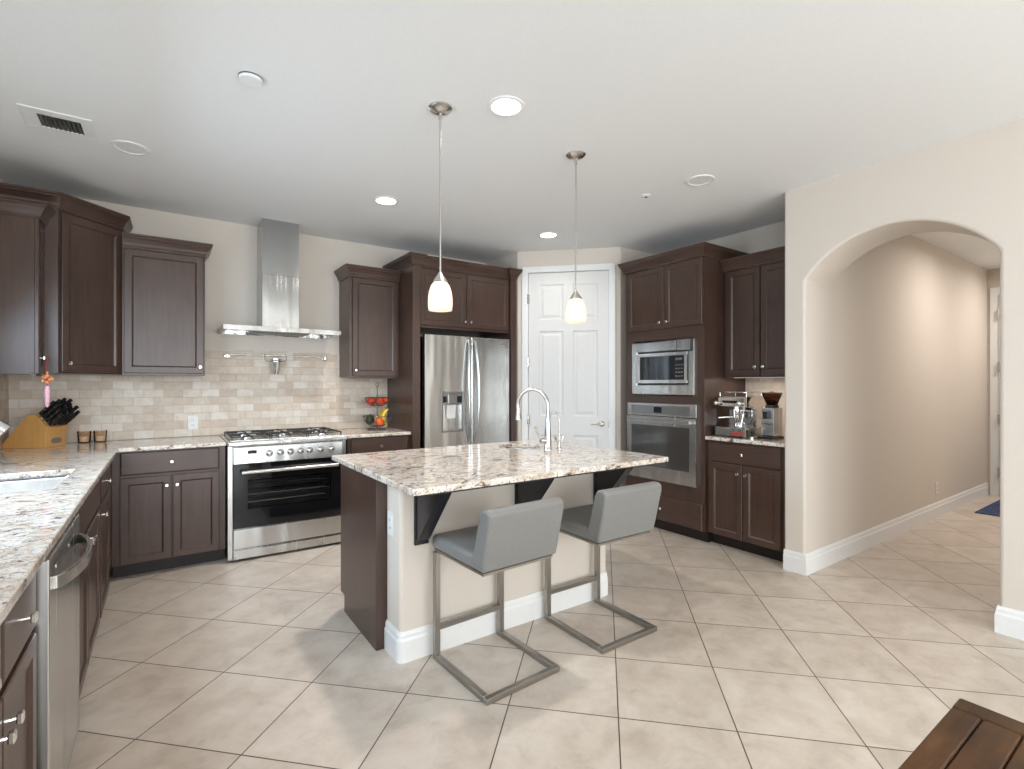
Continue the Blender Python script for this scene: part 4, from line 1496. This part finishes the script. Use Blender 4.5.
# ------------------------------------------------------------------ bar stools
def make_stool(loc, label):
    r = thing('bar_stool', label, 'bar stool', loc, 0, 'grey counter stools at the island')
    w = 0.216
    # seat cushion: local y=+0.45 is the front edge near the island, back at y=0
    bm = newbm(); box(bm, -w, w, 0.0, 0.462, 0.552, 0.625, 0.024, 4); obj('seat', bm, M['fabric'], r, True)
    bm = newbm()
    prism(bm, [(0.0, 0.553), (0.088, 0.600), (0.068, 0.66), (0.030, 0.80), (0.012, 0.832), (-0.030, 0.840), (-0.060, 0.826), (-0.058, 0.79), (-0.018, 0.62)], 'X', -w - 0.003, w + 0.003)
    obj('backrest', bm, M['fabric'], r, True, bevel=0.014)
    bm = newbm(); box(bm, -w + 0.012, w - 0.012, 0.012, 0.448, 0.540, 0.5515); obj('seat_pan', bm, M['frame_steel'], r)
    t = 0.0145
    xl = 0.200
    for s in (-1, 1):
        bm = newbm(); box(bm, s * xl - t, s * xl + t, 0.432 - t, 0.432 + t, 0.0, 0.5395, 0.002, 1); obj('leg', bm, M['frame_steel'], r)
        bm = newbm(); box(bm, s * xl - t, s * xl + t, 0.0, 0.432 - t, 0.0, 0.026, 0.002, 1); obj('floor_runner', bm, M['frame_steel'], r)
    bm = newbm(); box(bm, -xl - t, xl + t, -2 * t, -0.0005, 0.0, 0.026, 0.002, 1); obj('floor_bar', bm, M['frame_steel'], r)
    bm = newbm(); box(bm, -xl + t, xl - t, 0.432 - 0.012, 0.432 + 0.012, 0.145, 0.172, 0.002, 1); obj('footrest', bm, M['frame_steel'], r)
    return r


st = make_stool((1.350, 1.870, 0), 'grey upholstered bar stool at the island, nearer one under the first corbel')
st.rotation_euler = (0, 0, R(3))
dup(st, (2.055, 1.872, 0), 0, 'grey upholstered bar stool at the island, farther right in front of wall oven')

# ------------------------------------------------------------------ pendants and ceiling fittings
def make_pendant(loc, label):
    r = thing('pendant_light', label, 'pendant light', loc, 0, 'pendants over the island')
    zc = CEIL - loc[2]
    bm = newbm(); lathe(bm, [(0, zc - 0.0005), (0.062, zc - 0.0005), (0.062, zc - 0.006), (0.050, zc - 0.018), (0.025, zc - 0.028), (0.010, zc - 0.032), (0, zc - 0.032)], 0, 0, 0, 28); obj('canopy', bm, M['nickel'], r, True)
    bm = newbm(); cyl(bm, (0, 0, 0.19), (0, 0, zc - 0.03), 0.0055, n=12); lathe(bm, [(0.0058, zc - 0.06), (0.009, zc - 0.058), (0.009, zc - 0.03), (0.0058, zc - 0.03)], 0, 0, 0, 14); obj('stem', bm, M['nickel'], r, True)
    bm = newbm(); lathe(bm, [(0, 0.20), (0.008, 0.20), (0.012, 0.19), (0.030, 0.165), (0.038, 0.150), (0.036, 0.146), (0.0, 0.150)], 0, 0, 0, 24); obj('socket_cap', bm, M['nickel'], r, True)
    bm = newbm()
    prof = [(0.034, 0.148), (0.048, 0.130), (0.058, 0.100), (0.063, 0.065), (0.064, 0.03), (0.061, 0.0), (0.058, 0.0), (0.061, 0.03), (0.060, 0.065), (0.055, 0.098), (0.045, 0.127), (0.031, 0.145)]
    lathe(bm, prof + [prof[0]], 0, 0, 0, 32); obj('shade', bm, M['shade'], r, True)
    bm = newbm(); sphere(bm, (0, 0, 0.055), 0.024, 16, 1.25); obj('bulb', bm, M['lamp_p'], r, True)
    return r


M['lamp_p'] = emit('lit_pendant_bulb', (1.0, 0.82, 0.62), 7)
p = make_pendant((1.183, 2.36, 1.765), 'lit pendant lamp with frosted shade, left of the two over the island')
dup(p, (2.125, 2.36, 1.770), 0, 'lit pendant lamp with frosted shade, right of the two, before the pantry door')


def downlight(x, y, label, on, spread=110):
    r = thing('recessed_light', label, 'ceiling light', (x, y, CEIL), 0, 'recessed ceiling lights')
    bm = newbm(); lathe(bm, [(0.075, -0.0005), (0.098, -0.0005), (0.096, -0.006), (0.078, -0.008), (0.072, -0.003)] + [(0.075, -0.0005)], 0, 0, 0, 36); obj('trim_ring', bm, M['white'], r, True)
    bm = newbm(); lathe(bm, [(0, -0.0008), (0.0735, -0.0008), (0.0735, -0.004), (0, -0.004)], 0, 0, 0, 32); obj('lens', bm, M['lamp'] if on else M['lamp_off'], r)
    if on:
        d = bpy.data.lights.new('downlight_beam', 'AREA')
        d.shape = 'DISK'; d.size = 0.14; d.energy = on; d.color = (1.0, 0.95, 0.90); d.spread = R(spread)
        o = bpy.data.objects.new('downlight_beam', d); o.location = (x, y, CEIL - 0.012); C.objects.link(o)
    return r


downlight(1.455, 2.151, 'bright recessed ceiling light between the two pendant canopies', 6)
downlight(1.43, 3.79, 'bright recessed ceiling light in front of the range hood chimney', 13)
downlight(3.04, 3.77, 'bright recessed ceiling light in front of the pantry door', 3.5, 140)
downlight(-0.165, 3.83, 'unlit recessed ceiling light beside the ceiling vent', 0)
downlight(3.105, 2.152, 'unlit recessed ceiling light near the arched wall', 0)
downlight(6.3, 0.9, 'bright recessed ceiling light in the hallway beyond the arch', 17, 170)  # out of view, added to light the hall wall
downlight(7.9, 0.9, 'bright recessed ceiling light before the hallway end door', 14, 170)  # also out of view, added to brighten the far end of the hall

r = thing('smoke_detector', 'plain white round ceiling disc in the left of the ceiling', 'smoke detector', (0.335, 2.63, CEIL))
bm = newbm(); lathe(bm, [(0, -0.0005), (0.052, -0.0005), (0.052, -0.012), (0.046, -0.020), (0, -0.022)], 0, 0, 0, 32); obj('cover', bm, M['ceiling'], r, True)
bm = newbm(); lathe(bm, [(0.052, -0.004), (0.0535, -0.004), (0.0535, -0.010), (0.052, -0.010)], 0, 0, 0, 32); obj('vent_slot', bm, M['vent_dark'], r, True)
r = thing('sprinkler_head', 'tiny round sprinkler cover on ceiling left of the unlit downlight', 'sprinkler', (3.017, 2.559, CEIL))
bm = newbm(); lathe(bm, [(0, -0.0005), (0.034, -0.0005), (0.034, -0.005), (0.028, -0.008), (0, -0.008)], 0, 0, 0, 24); obj('cover_plate', bm, M['white'], r, True)
bm = newbm(); lathe(bm, [(0, -0.008), (0.010, -0.008), (0.010, -0.016), (0, -0.016)], 0, 0, 0, 14); obj('nozzle', bm, M['nickel'], r, True)

r = thing('ceiling_vent', 'white rectangular air vent with dark louvres in the ceiling', 'vent', (-0.45, 3.72, CEIL))
bm = newbm()
for a in ((-0.17, 0.13, -0.17, -0.11), (-0.17, 0.13, 0.055, 0.13), (-0.17, -0.105, -0.11, 0.055), (0.075, 0.13, -0.11, 0.055)):
    box(bm, a[0], a[1], a[2], a[3], -0.008, -0.0005, 0.0015, 1)
obj('frame', bm, M['white'], r)
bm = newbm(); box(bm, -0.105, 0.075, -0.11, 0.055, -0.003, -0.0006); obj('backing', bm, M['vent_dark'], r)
for k in range(9):
    bm = newbm(); x = -0.095 + 0.02 * k
    prism(bm, [(x, -0.0032), (x + 0.003, -0.0032), (x + 0.012, -0.0075), (x + 0.009, -0.0075)], 'Y', -0.109, 0.054); obj('louvre', bm, M['steel_dark'], r)

# ------------------------------------------------------------------ counter items: knife block, knives, tumblers, card, charm
KB = Vector((-0.742, 4.885, CT1))
KROT = R(-30)
root = thing('knife_block', 'honey-coloured wooden knife block on the left countertop corner', 'knife block', KB, KROT)
bm = newbm()
# side profile in local x-z, extruded along y
prof = [(-0.160, 0.0), (0.125, 0.0), (0.125, 0.085), (0.135, 0.135), (0.05, 0.235), (0.005, 0.232), (-0.115, 0.085), (-0.160, 0.03)]
prism(bm, prof, 'Y', -0.09, 0.09, 0.004, 2)
kb = obj('block_body', bm, M['block'], root)
bm = newbm(); lathe(bm, [(0, 0.0), (0.045, 0.0), (0.043, 0.002), (0, 0.002)], 0.1252, 0.0, 0.045, 24, 'X', 1, 0.5); obj('oval_badge', bm, M['steel_dark'], root)
# knives: one built, the rest copied
def make_knife(label, L_=0.115, w=0.011):
    r = thing('knife', label, 'knife', (0, 0, 0), 0, 'black-handled knives in the block')
    bm = newbm(); box(bm, -w, w, -0.008, 0.008, 0.012, L_, 0.004, 2); obj('handle', bm, M['black'], r, True)
    bm = newbm(); box(bm, -w * 0.95, w * 0.95, -0.0075, 0.0075, 0.0, 0.0118); obj('bolster', bm, M['chrome'], r)
    bm = newbm(); cyl(bm, (0, -0.0084, 0.05), (0, 0.0084, 0.05), 0.003, n=8); cyl(bm, (0, -0.0084, 0.09), (0, 0.0084, 0.09), 0.003, n=8); obj('rivets', bm, M['chrome'], r)
    return r


slots = []
import itertools
a_, b__ = Vector((0.135, 0, 0.135)), Vector((0.05, 0, 0.235))
nrm = Vector((0.727, 0, 0.687))
for row in range(4):
    t = 0.14 + 0.25 * row
    for col in range(5):
        y = -0.068 + 0.034 * col
        slots.append((a_ + (b__ - a_) * t + Vector((0, y, 0)) + nrm * 0.0015, row, col))
rot_l = Vector((0, 0, 1)).rotation_difference(nrm).to_matrix().to_4x4()
Rz = Matrix.Rotation(KROT, 4, 'Z')
rows_n = ['bottom', 'second', 'third', 'top']
cols_n = ['nearest', 'second', 'middle', 'fourth', 'farthest']
k0 = None
for i, (p, row, col) in enumerate(slots):
    lab = 'black-handled knife in the wooden block, %s row, %s of its five' % (rows_n[row], cols_n[col])
    kn = make_knife(lab) if k0 is None else dup(k0, (0, 0, 0), None, lab)
    k0 = k0 or kn
    wp = KB + Rz @ p
    kn.location = wp
    kn.rotation_euler = (Rz @ rot_l).to_euler()
    s = 1.15 + 0.25 * ((row + col) % 3) / 2 + 0.12 * (row == 3)
    kn.scale = (1, 1, s)

for i, (x, lab, full) in enumerate(((-0.500, 'amber glass tumbler candle by the tile, left one of two', 0), (-0.405, 'patterned amber glass tumbler candle, right one of two by the tile', 1))):
    r = thing('glass_tumbler', lab, 'candle', (x, 5.025, CT1), 0, 'glass tumbler candles')
    bm = newbm(); lathe(bm, [(0, 0), (0.034, 0), (0.038, 0.005), (0.043, 0.088), (0.040, 0.088), (0.035, 0.008), (0, 0.008)], 0, 0, 0, 24); obj('glass', bm, M['glass_amber'], r, True)
    bm = newbm(); lathe(bm, [(0, 0.0085), (0.034, 0.0085), (0.037, 0.05), (0, 0.052)], 0, 0, 0, 24); obj('wax', bm, M['candle'], r, True)
    bm = newbm(); cyl(bm, (0, 0, 0.052), (0.002, 0, 0.066), 0.0012, n=6); obj('wick', bm, M['black'], r)

r = thing('faucet', 'chrome pull-out faucet over the left sink, its spout tip at left frame edge', 'faucet', (-0.868, 3.13, CT1))
bm = newbm(); lathe(bm, [(0, 0), (0.032, 0), (0.032, 0.008), (0.026, 0.014), (0.025, 0.13), (0.022, 0.14), (0, 0.14)], 0, 0, 0, 22); obj('base', bm, M['chrome'], r, True)
bm = newbm(); tube(bm, [(0, 0, 0.13), (0.004, 0, 0.22), (0.03, 0, 0.29), (0.08, 0, 0.325), (0.14, 0, 0.325), (0.20, 0, 0.30)], [0.020, 0.020, 0.021, 0.022, 0.023, 0.024], 14); obj('spout', bm, M['chrome'], r, True)
bm = newbm(); tube(bm, [(0.201, 0, 0.2995), (0.235, 0, 0.278), (0.262, 0, 0.258), (0.287, 0, 0.236)], [0.025, 0.028, 0.030, 0.030], 16); obj('spray_head', bm, M['chrome'], r, True)
bm = newbm(); tube(bm, [(0, -0.024, 0.09), (0, -0.06, 0.10), (0.01, -0.11, 0.14)], [0.010, 0.008, 0.009], 10); obj('lever', bm, M['chrome'], r, True)

r = thing('hanging_charm', 'pink tassel charm with amber beads hanging from the left cabinet knob', 'ornament', (-0.610, 4.318, 1.30))
bm = newbm(); tube(bm, [(0.0, 0, 0.245), (-0.004, 0, 0.175), (0, 0, 0.08), (0.002, 0, 0.06)], 0.0022, 6)
for a in range(9):
    t = 2 * PI * a / 9
    pass
tube(bm, [(0.010 * math.cos(t), 0.010 * math.sin(t) + 0.0, 0.242 + 0.004 * math.sin(t)) for t in [2 * PI * i / 12 for i in range(13)]], 0.002, 6)
obj('cord', bm, M['crimson'], r)
bm = newbm()
for k in range(7):
    a = 2 * PI * k / 7
    sphere(bm, (0.022 * math.cos(a), 0.022 * math.sin(a), 0.115 + 0.012 * math.sin(3 * a)), 0.010, 10)
sphere(bm, (0, 0, 0.135), 0.013, 10); sphere(bm, (0, 0, 0.095), 0.011, 10); sphere(bm, (0, 0, 0.155), 0.008, 10)
obj('beads', bm, M['amber'], r, True)
bm = newbm(); lathe(bm, [(0, 0.075), (0.010, 0.07), (0.014, 0.05), (0.013, 0.0), (0.010, -0.05), (0.004, -0.065), (0, -0.065)], 0, 0, 0, 12); obj('tassel', bm, M['pink'], r, True)

# ------------------------------------------------------------------ fruit stand and fruit
FS = Vector((1.735, 4.84, CT1))
root = thing('fruit_stand', 'two-tier bronze wire fruit stand beside the refrigerator panel', 'fruit stand', FS)
bm = newbm()
cyl(bm, (0, 0, 0.008), (0, 0, 0.43), 0.004, n=8)
tube(bm, [(0.016 * math.cos(t), 0, 0.446 + 0.016 * math.sin(t)) for t in [2 * PI * i / 14 for i in range(15)]], 0.003, 6)
tube(bm, [(0.09 * math.cos(t), 0.09 * math.sin(t), 0.005) for t in [2 * PI * i / 24 for i in range(25)]], 0.004, 6)
for k in range(3):
    a = 2 * PI * k / 3
    tube(bm, [(0.09 * math.cos(a), 0.09 * math.sin(a), 0.005), (0.05 * math.cos(a), 0.05 * math.sin(a), 0.008), (0, 0, 0.012)], 0.003, 6)
obj('post', bm, M['wire'], root, True)


def wire_bowl(z, rt, rb, hgt):
    bm = newbm()
    for rr_, zz in ((rt, z + hgt), ((rt * 0.62 + rb * 0.38), z + hgt * 0.45), (rb, z)):
        tube(bm, [(rr_ * math.cos(t), rr_ * math.sin(t), zz) for t in [2 * PI * i / 28 for i in range(29)]], 0.003, 6)
    for k in range(16):
        a = 2 * PI * k / 16
        pr_ = [(rt, hgt), (rt * 0.85 + rb * 0.15, hgt * 0.6), (rt * 0.5 + rb * 0.5, hgt * 0.25), (rb, 0), (0.004, 0.0)]
        tube(bm, [(q * math.cos(a), q * math.sin(a), z + w_) for q, w_ in pr_], 0.0018, 5)
    return bm


obj('lower_basket', wire_bowl(0.035, 0.135, 0.06, 0.10), M['wire'], root, True)
obj('upper_basket', wire_bowl(0.235, 0.118, 0.055, 0.080), M['wire'], root, True)


def fruit(kind, label, p, r_, m, sq=1.0, stem=True):
    r = thing(kind, label, 'fruit', FS + Vector(p))
    bm = newbm()
    prof = []
    for i in range(13):
        a = PI * i / 12
        rr_ = r_ * math.sin(a)
        zz = -r_ * sq * math.cos(a)
        if i > 9:
            zz -= 0.10 * r_ * (i - 9) / 3
        prof.append((0 if i in (0, 12) else rr_, zz + r_ * sq))
    lathe(bm, prof, 0, 0, 0, 18)
    obj('flesh', bm, M[m], r, True)
    if stem:
        bm = newbm(); cyl(bm, (0, 0, 2 * r_ * sq - 0.12 * r_), (0.003, 0, 2 * r_ * sq + 0.008), 0.0018, 0.0025, 6); obj('stem', bm, M['wire'], r)
    return r


fruit('apple', 'red apple at the left of the upper wire basket', (-0.066, -0.020, 0.244), 0.040, 'red', 0.92)
fruit('apple', 'red apple at the front of the upper wire basket', (0.010, -0.066, 0.244), 0.040, 'red', 0.92)
fruit('orange', 'orange fruit at the right of the upper basket', (0.068, -0.004, 0.246), 0.038, 'orange', 0.95)
fruit('pear', 'olive green pear at the right back of the upper basket', (0.026, 0.066, 0.244), 0.036, 'olive', 1.15)
fruit('apple', 'red apple at the back of the upper wire basket', (-0.052, 0.062, 0.244), 0.038, 'red', 0.92)
fruit('tomato', 'bright red-orange tomato at the front of the lower basket', (-0.002, -0.066, 0.043), 0.046, 'orange', 0.85)
fruit('avocado', 'dark green avocado at the left front of the lower basket', (-0.084, -0.016, 0.052), 0.036, 'green', 1.35)
fruit('avocado', 'dark green avocado at the left back of the lower basket', (-0.046, 0.062, 0.052), 0.036, 'green', 1.35)
for k in range(3):
    r = thing('banana', ['yellow banana upright in lower basket, nearest of the bunch', 'yellow banana upright in lower basket, middle of the bunch', 'yellow banana upright in lower basket, farthest of the bunch'][k], 'fruit', FS + Vector((0.040, -0.030 + 0.036 * k, 0.060)), 0, 'bananas in the lower basket')
    bm = newbm()
    pts, rs = [], []
    for i in range(11):
        t = i / 10
        a = R(-55 + 120 * t)
        pts.append((0.045 - 0.085 * math.cos(a) + 0.05, 0.006 * k, 0.060 + 0.085 * math.sin(a)))
        rs.append(0.004 + 0.013 * math.sin(PI * min(1, max(0.0, t * 0.92 + 0.04))) ** 0.6)
    tube(bm, pts, rs, 8)
    obj('peel', bm, M['yellow'], r, True)
    bm = newbm(); p_ = Vector(pts[-1]); cyl(bm, p_, p_ + Vector((0.004, 0, 0.014)), 0.004, 0.003, 6); obj('stem', bm, M['olive'], r)

# ------------------------------------------------------------------ espresso machine and grinder (face -x)
root = thing('espresso_machine', 'chrome espresso machine with exposed group head on the nook countertop', 'coffee machine', (3.93, 2.577, CT1), R(-90))
root.scale = (1, 1, 0.95)
ew = 0.280
bm = newbm(); box(bm, 0, ew, 0.0, 0.30, 0.012, 0.075, 0.004); dt = obj('drip_tray_base', bm, M['steel'], root)
bm = newbm(); box(bm, -0.004, ew + 0.004, -0.006, 0.185, 0.0755, 0.087, 0.003); obj('drip_grate', bm, M['chrome'], root)
bm = newbm(); box(bm, 0.16, 0.26, -0.002, -0.0001, 0.028, 0.048); obj('red_badge', bm, M['red'], dt)
for x in (0.03, ew - 0.03):
    for y in (0.03, 0.27):
        bm = newbm(); cyl(bm, (x, y, 0), (x, y, 0.0125), 0.014, n=12); obj('foot', bm, M['black'], root)
bm = newbm(); prism(bm, [(0.19, 0.0755), (0.30, 0.0755), (0.30, 0.36), (0.04, 0.36), (0.04, 0.27), (0.19, 0.24)], 'X', 0.015, ew - 0.015, 0.005); obj('body', bm, M['chrome'], root)
bm = newbm(); box(bm, 0.02, ew - 0.02, 0.018, 0.039, 0.275, 0.352, 0.004); fp = obj('front_panel', bm, M['chrome'], root)
bm = newbm(); box(bm, 0.06, ew - 0.06, 0.013, 0.0179, 0.302, 0.325); obj('dark_switch_strip', bm, M['screen'], fp)
for x, y in ((-0.012, 0.30), (0.20, 0.30)):
    bm = newbm(); lathe(bm, [(0, 0.02), (0.008, 0.02), (0.008, -0.012), (0.019, -0.016), (0.020, -0.030), (0.012, -0.036), (0, -0.036)], x + 0.035, 0.0, y, 16, 'Y'); obj('steam_knob', bm, M['knob'], root, True)
bm = newbm()
lathe(bm, [(0, 0.05), (0.03, 0.05), (0.034, 0.03), (0.034, -0.01), (0.028, -0.02), (0, -0.02)], 0.145, 0.095, 0.215, 20, 'Z')
cyl(bm, (0.145, 0.185, 0.235), (0.145, 0.09, 0.235), 0.026, n=16); cyl(bm, (0.145, 0.06, 0.245), (0.145, 0.06, 0.175), 0.012, n=12)
obj('group_head', bm, M['chrome'], root, True)
bm = newbm(); lathe(bm, [(0, 0.0), (0.030, 0.0), (0.034, 0.01), (0.034, 0.035), (0, 0.035)], 0.145, 0.095, 0.158, 20)
tube(bm, [(0.145, 0.065, 0.178), (0.10, 0.015, 0.176), (0.055, -0.035, 0.170)], [0.008, 0.010, 0.012], 10); cyl(bm, (0.135, 0.095, 0.14), (0.135, 0.095, 0.158), 0.006, n=8); cyl(bm, (0.155, 0.095, 0.14), (0.155, 0.095, 0.158), 0.006, n=8)
obj('portafilter', bm, M['nickel'], root, True)
bm = newbm(); tube(bm, [(0.262, 0.03, 0.30), (0.268, -0.005, 0.26), (0.264, -0.012, 0.19), (0.255, -0.02, 0.12)], 0.0045, 8); obj('steam_wand', bm, M['chrome'], root, True)
bm = newbm()
tube(bm, [(0.02, 0.05, 0.361), (0.02, 0.05, 0.40), (ew - 0.02, 0.05, 0.40), (ew - 0.02, 0.05, 0.361)], 0.004, 8); tube(bm, [(ew - 0.02, 0.05, 0.40), (ew - 0.02, 0.28, 0.40), (ew - 0.02, 0.28, 0.361)], 0.004, 8); tube(bm, [(0.02, 0.05, 0.40), (0.02, 0.28, 0.40), (0.02, 0.28, 0.361)], 0.004, 8)
obj('cup_rail', bm, M['chrome'], root, True)
r = thing('milk_pitcher', 'steel milk pitcher standing on the espresso machine drip tray', 'pitcher', (3.975, 2.375, CT1 + 0.084))
bm = newbm(); lathe(bm, [(0, 0), (0.040, 0), (0.043, 0.006), (0.040, 0.03), (0.031, 0.044), (0.033, 0.047), (0.030, 0.047), (0.036, 0.03), (0.038, 0.006), (0, 0.005)], 0, 0, 0, 22); obj('jug', bm, M['chrome'], r, True)
bm = newbm(); tube(bm, [(-0.034, 0, 0.042), (-0.056, 0, 0.038), (-0.058, 0, 0.015), (-0.040, 0, 0.010)], 0.004, 8); obj('handle', bm, M['chrome'], r, True)

root = thing('coffee_grinder', 'tall coffee grinder with smoky bean hopper beside the espresso machine', 'coffee grinder', (4.02, 2.249, CT1), R(-90))
bm = newbm(); box(bm, 0, 0.125, 0.0, 0.19, 0.0, 0.018, 0.004); obj('base', bm, M['black'], root)
bm = newbm(); box(bm, 0.008, 0.117, 0.045, 0.185, 0.0185, 0.255, 0.010, 3); obj('body', bm, M['steel'], root)
bm = newbm(); box(bm, 0.045, 0.080, 0.0, 0.0445, 0.165, 0.225, 0.004); obj('chute', bm, M['black'], root)
for x in (0.035, 0.083):
    bm = newbm(); box(bm, x, x + 0.007, 0.0, 0.0445, 0.12, 0.128); obj('filter_fork', bm, M['black'], root)
bm = newbm(); lathe(bm, [(0.044, 0.2555), (0.050, 0.2555), (0.050, 0.275), (0.044, 0.275), (0.044, 0.2555)], 0.0625, 0.115, 0, 24); obj('adjustment_collar', bm, M['black'], root, True)
bm = newbm(); lathe(bm, [(0.040, 0.2755), (0.075, 0.365), (0.075, 0.372), (0.071, 0.372), (0.071, 0.366), (0.036, 0.2755), (0.040, 0.2755)], 0.0625, 0.115, 0, 28); obj('hopper', bm, M['glass_hopper'], root, True)
bm = newbm(); lathe(bm, [(0, 0.276), (0.035, 0.278), (0.050, 0.315), (0.03, 0.322), (0, 0.325)], 0.0625, 0.115, 0, 20); obj('beans', bm, M['bean'], root, True)
bm = newbm(); lathe(bm, [(0, 0.3725), (0.076, 0.3725), (0.076, 0.378), (0.02, 0.382), (0, 0.39)], 0.0625, 0.115, 0, 28); obj('lid', bm, M['glass_hopper'], root, True)
r = thing('tamper', 'small dark tamper between espresso machine and grinder', 'tamper', (3.985, 2.272, CT1))
bm = newbm(); lathe(bm, [(0, 0), (0.019, 0), (0.019, 0.012), (0.010, 0.018), (0, 0.018)], 0, 0, 0, 18); obj('base', bm, M['chrome'], r, True)
bm = newbm(); lathe(bm, [(0, 0.0185), (0.009, 0.0185), (0.009, 0.03), (0.016, 0.05), (0.015, 0.065), (0, 0.072)], 0, 0, 0, 16); obj('handle', bm, M['black'], r, True)

# ------------------------------------------------------------------ rug, dining table
bm = newbm(); box(bm, 7.16, 8.30, 0.55, 1.60, 0.0005, 0.012, 0.004)
o = obj('hall_rug', bm, M['rug']); tag(o, 'dark blue rug on the hallway floor before the far door', 'rug')

root = thing('dining_table', 'dark worn plank wooden dining table corner in the lower right foreground', 'table', (0.55, -0.18, 0))
tx, ty = 0.55, -0.18
TXa, TXb, TYa, TYb, TZ = -0.25, 1.320, -0.70, 0.318, 0.75
BW = 0.05
for xa, xb in ((TXb - BW, TXb), (TXa, TXa + BW)):
    bm = newbm(); box(bm, xa - tx, xb - tx, TYa - ty, TYb - ty, TZ - 0.045, TZ, 0.005, 2); obj('breadboard_end', bm, M['table'], root)
ys = [TYb, TYb - 0.045, TYb - 0.100, TYb - 0.28, TYb - 0.46, TYb - 0.64, TYb - 0.83, TYa]
for p, q in zip(ys, ys[1:]):
    bm = newbm(); box(bm, TXa + BW + 0.0005 - tx, TXb - BW - 0.0005 - tx, q - ty + 0.0008, p - ty - 0.0008, TZ - 0.045, TZ - 0.0005, 0.003, 1); obj('plank', bm, M['table'], root)
bm = newbm()
for x in (TXa + 0.10, TXb - 0.19):
    box(bm, x - tx, x + 0.03 - tx, TYa + 0.10 - ty, TYb - 0.10 - ty, 0.62, TZ - 0.046)
for y in (TYa + 0.08, TYb - 0.11):
    box(bm, TXa + 0.131 - tx, TXb - 0.191 - tx, y - ty, y + 0.03 - ty, 0.62, TZ - 0.046)
obj('apron', bm, M['table'], root)
for x in (TXa + 0.06, TXb - 0.15):
    for y in (TYa + 0.06, TYb - 0.15):
        bm = newbm(); box(bm, x - tx - 0.002, x + 0.088 - tx, y - ty, y + 0.09 - ty, 0, 0.619, 0.006); obj('leg', bm, M['table'], root)
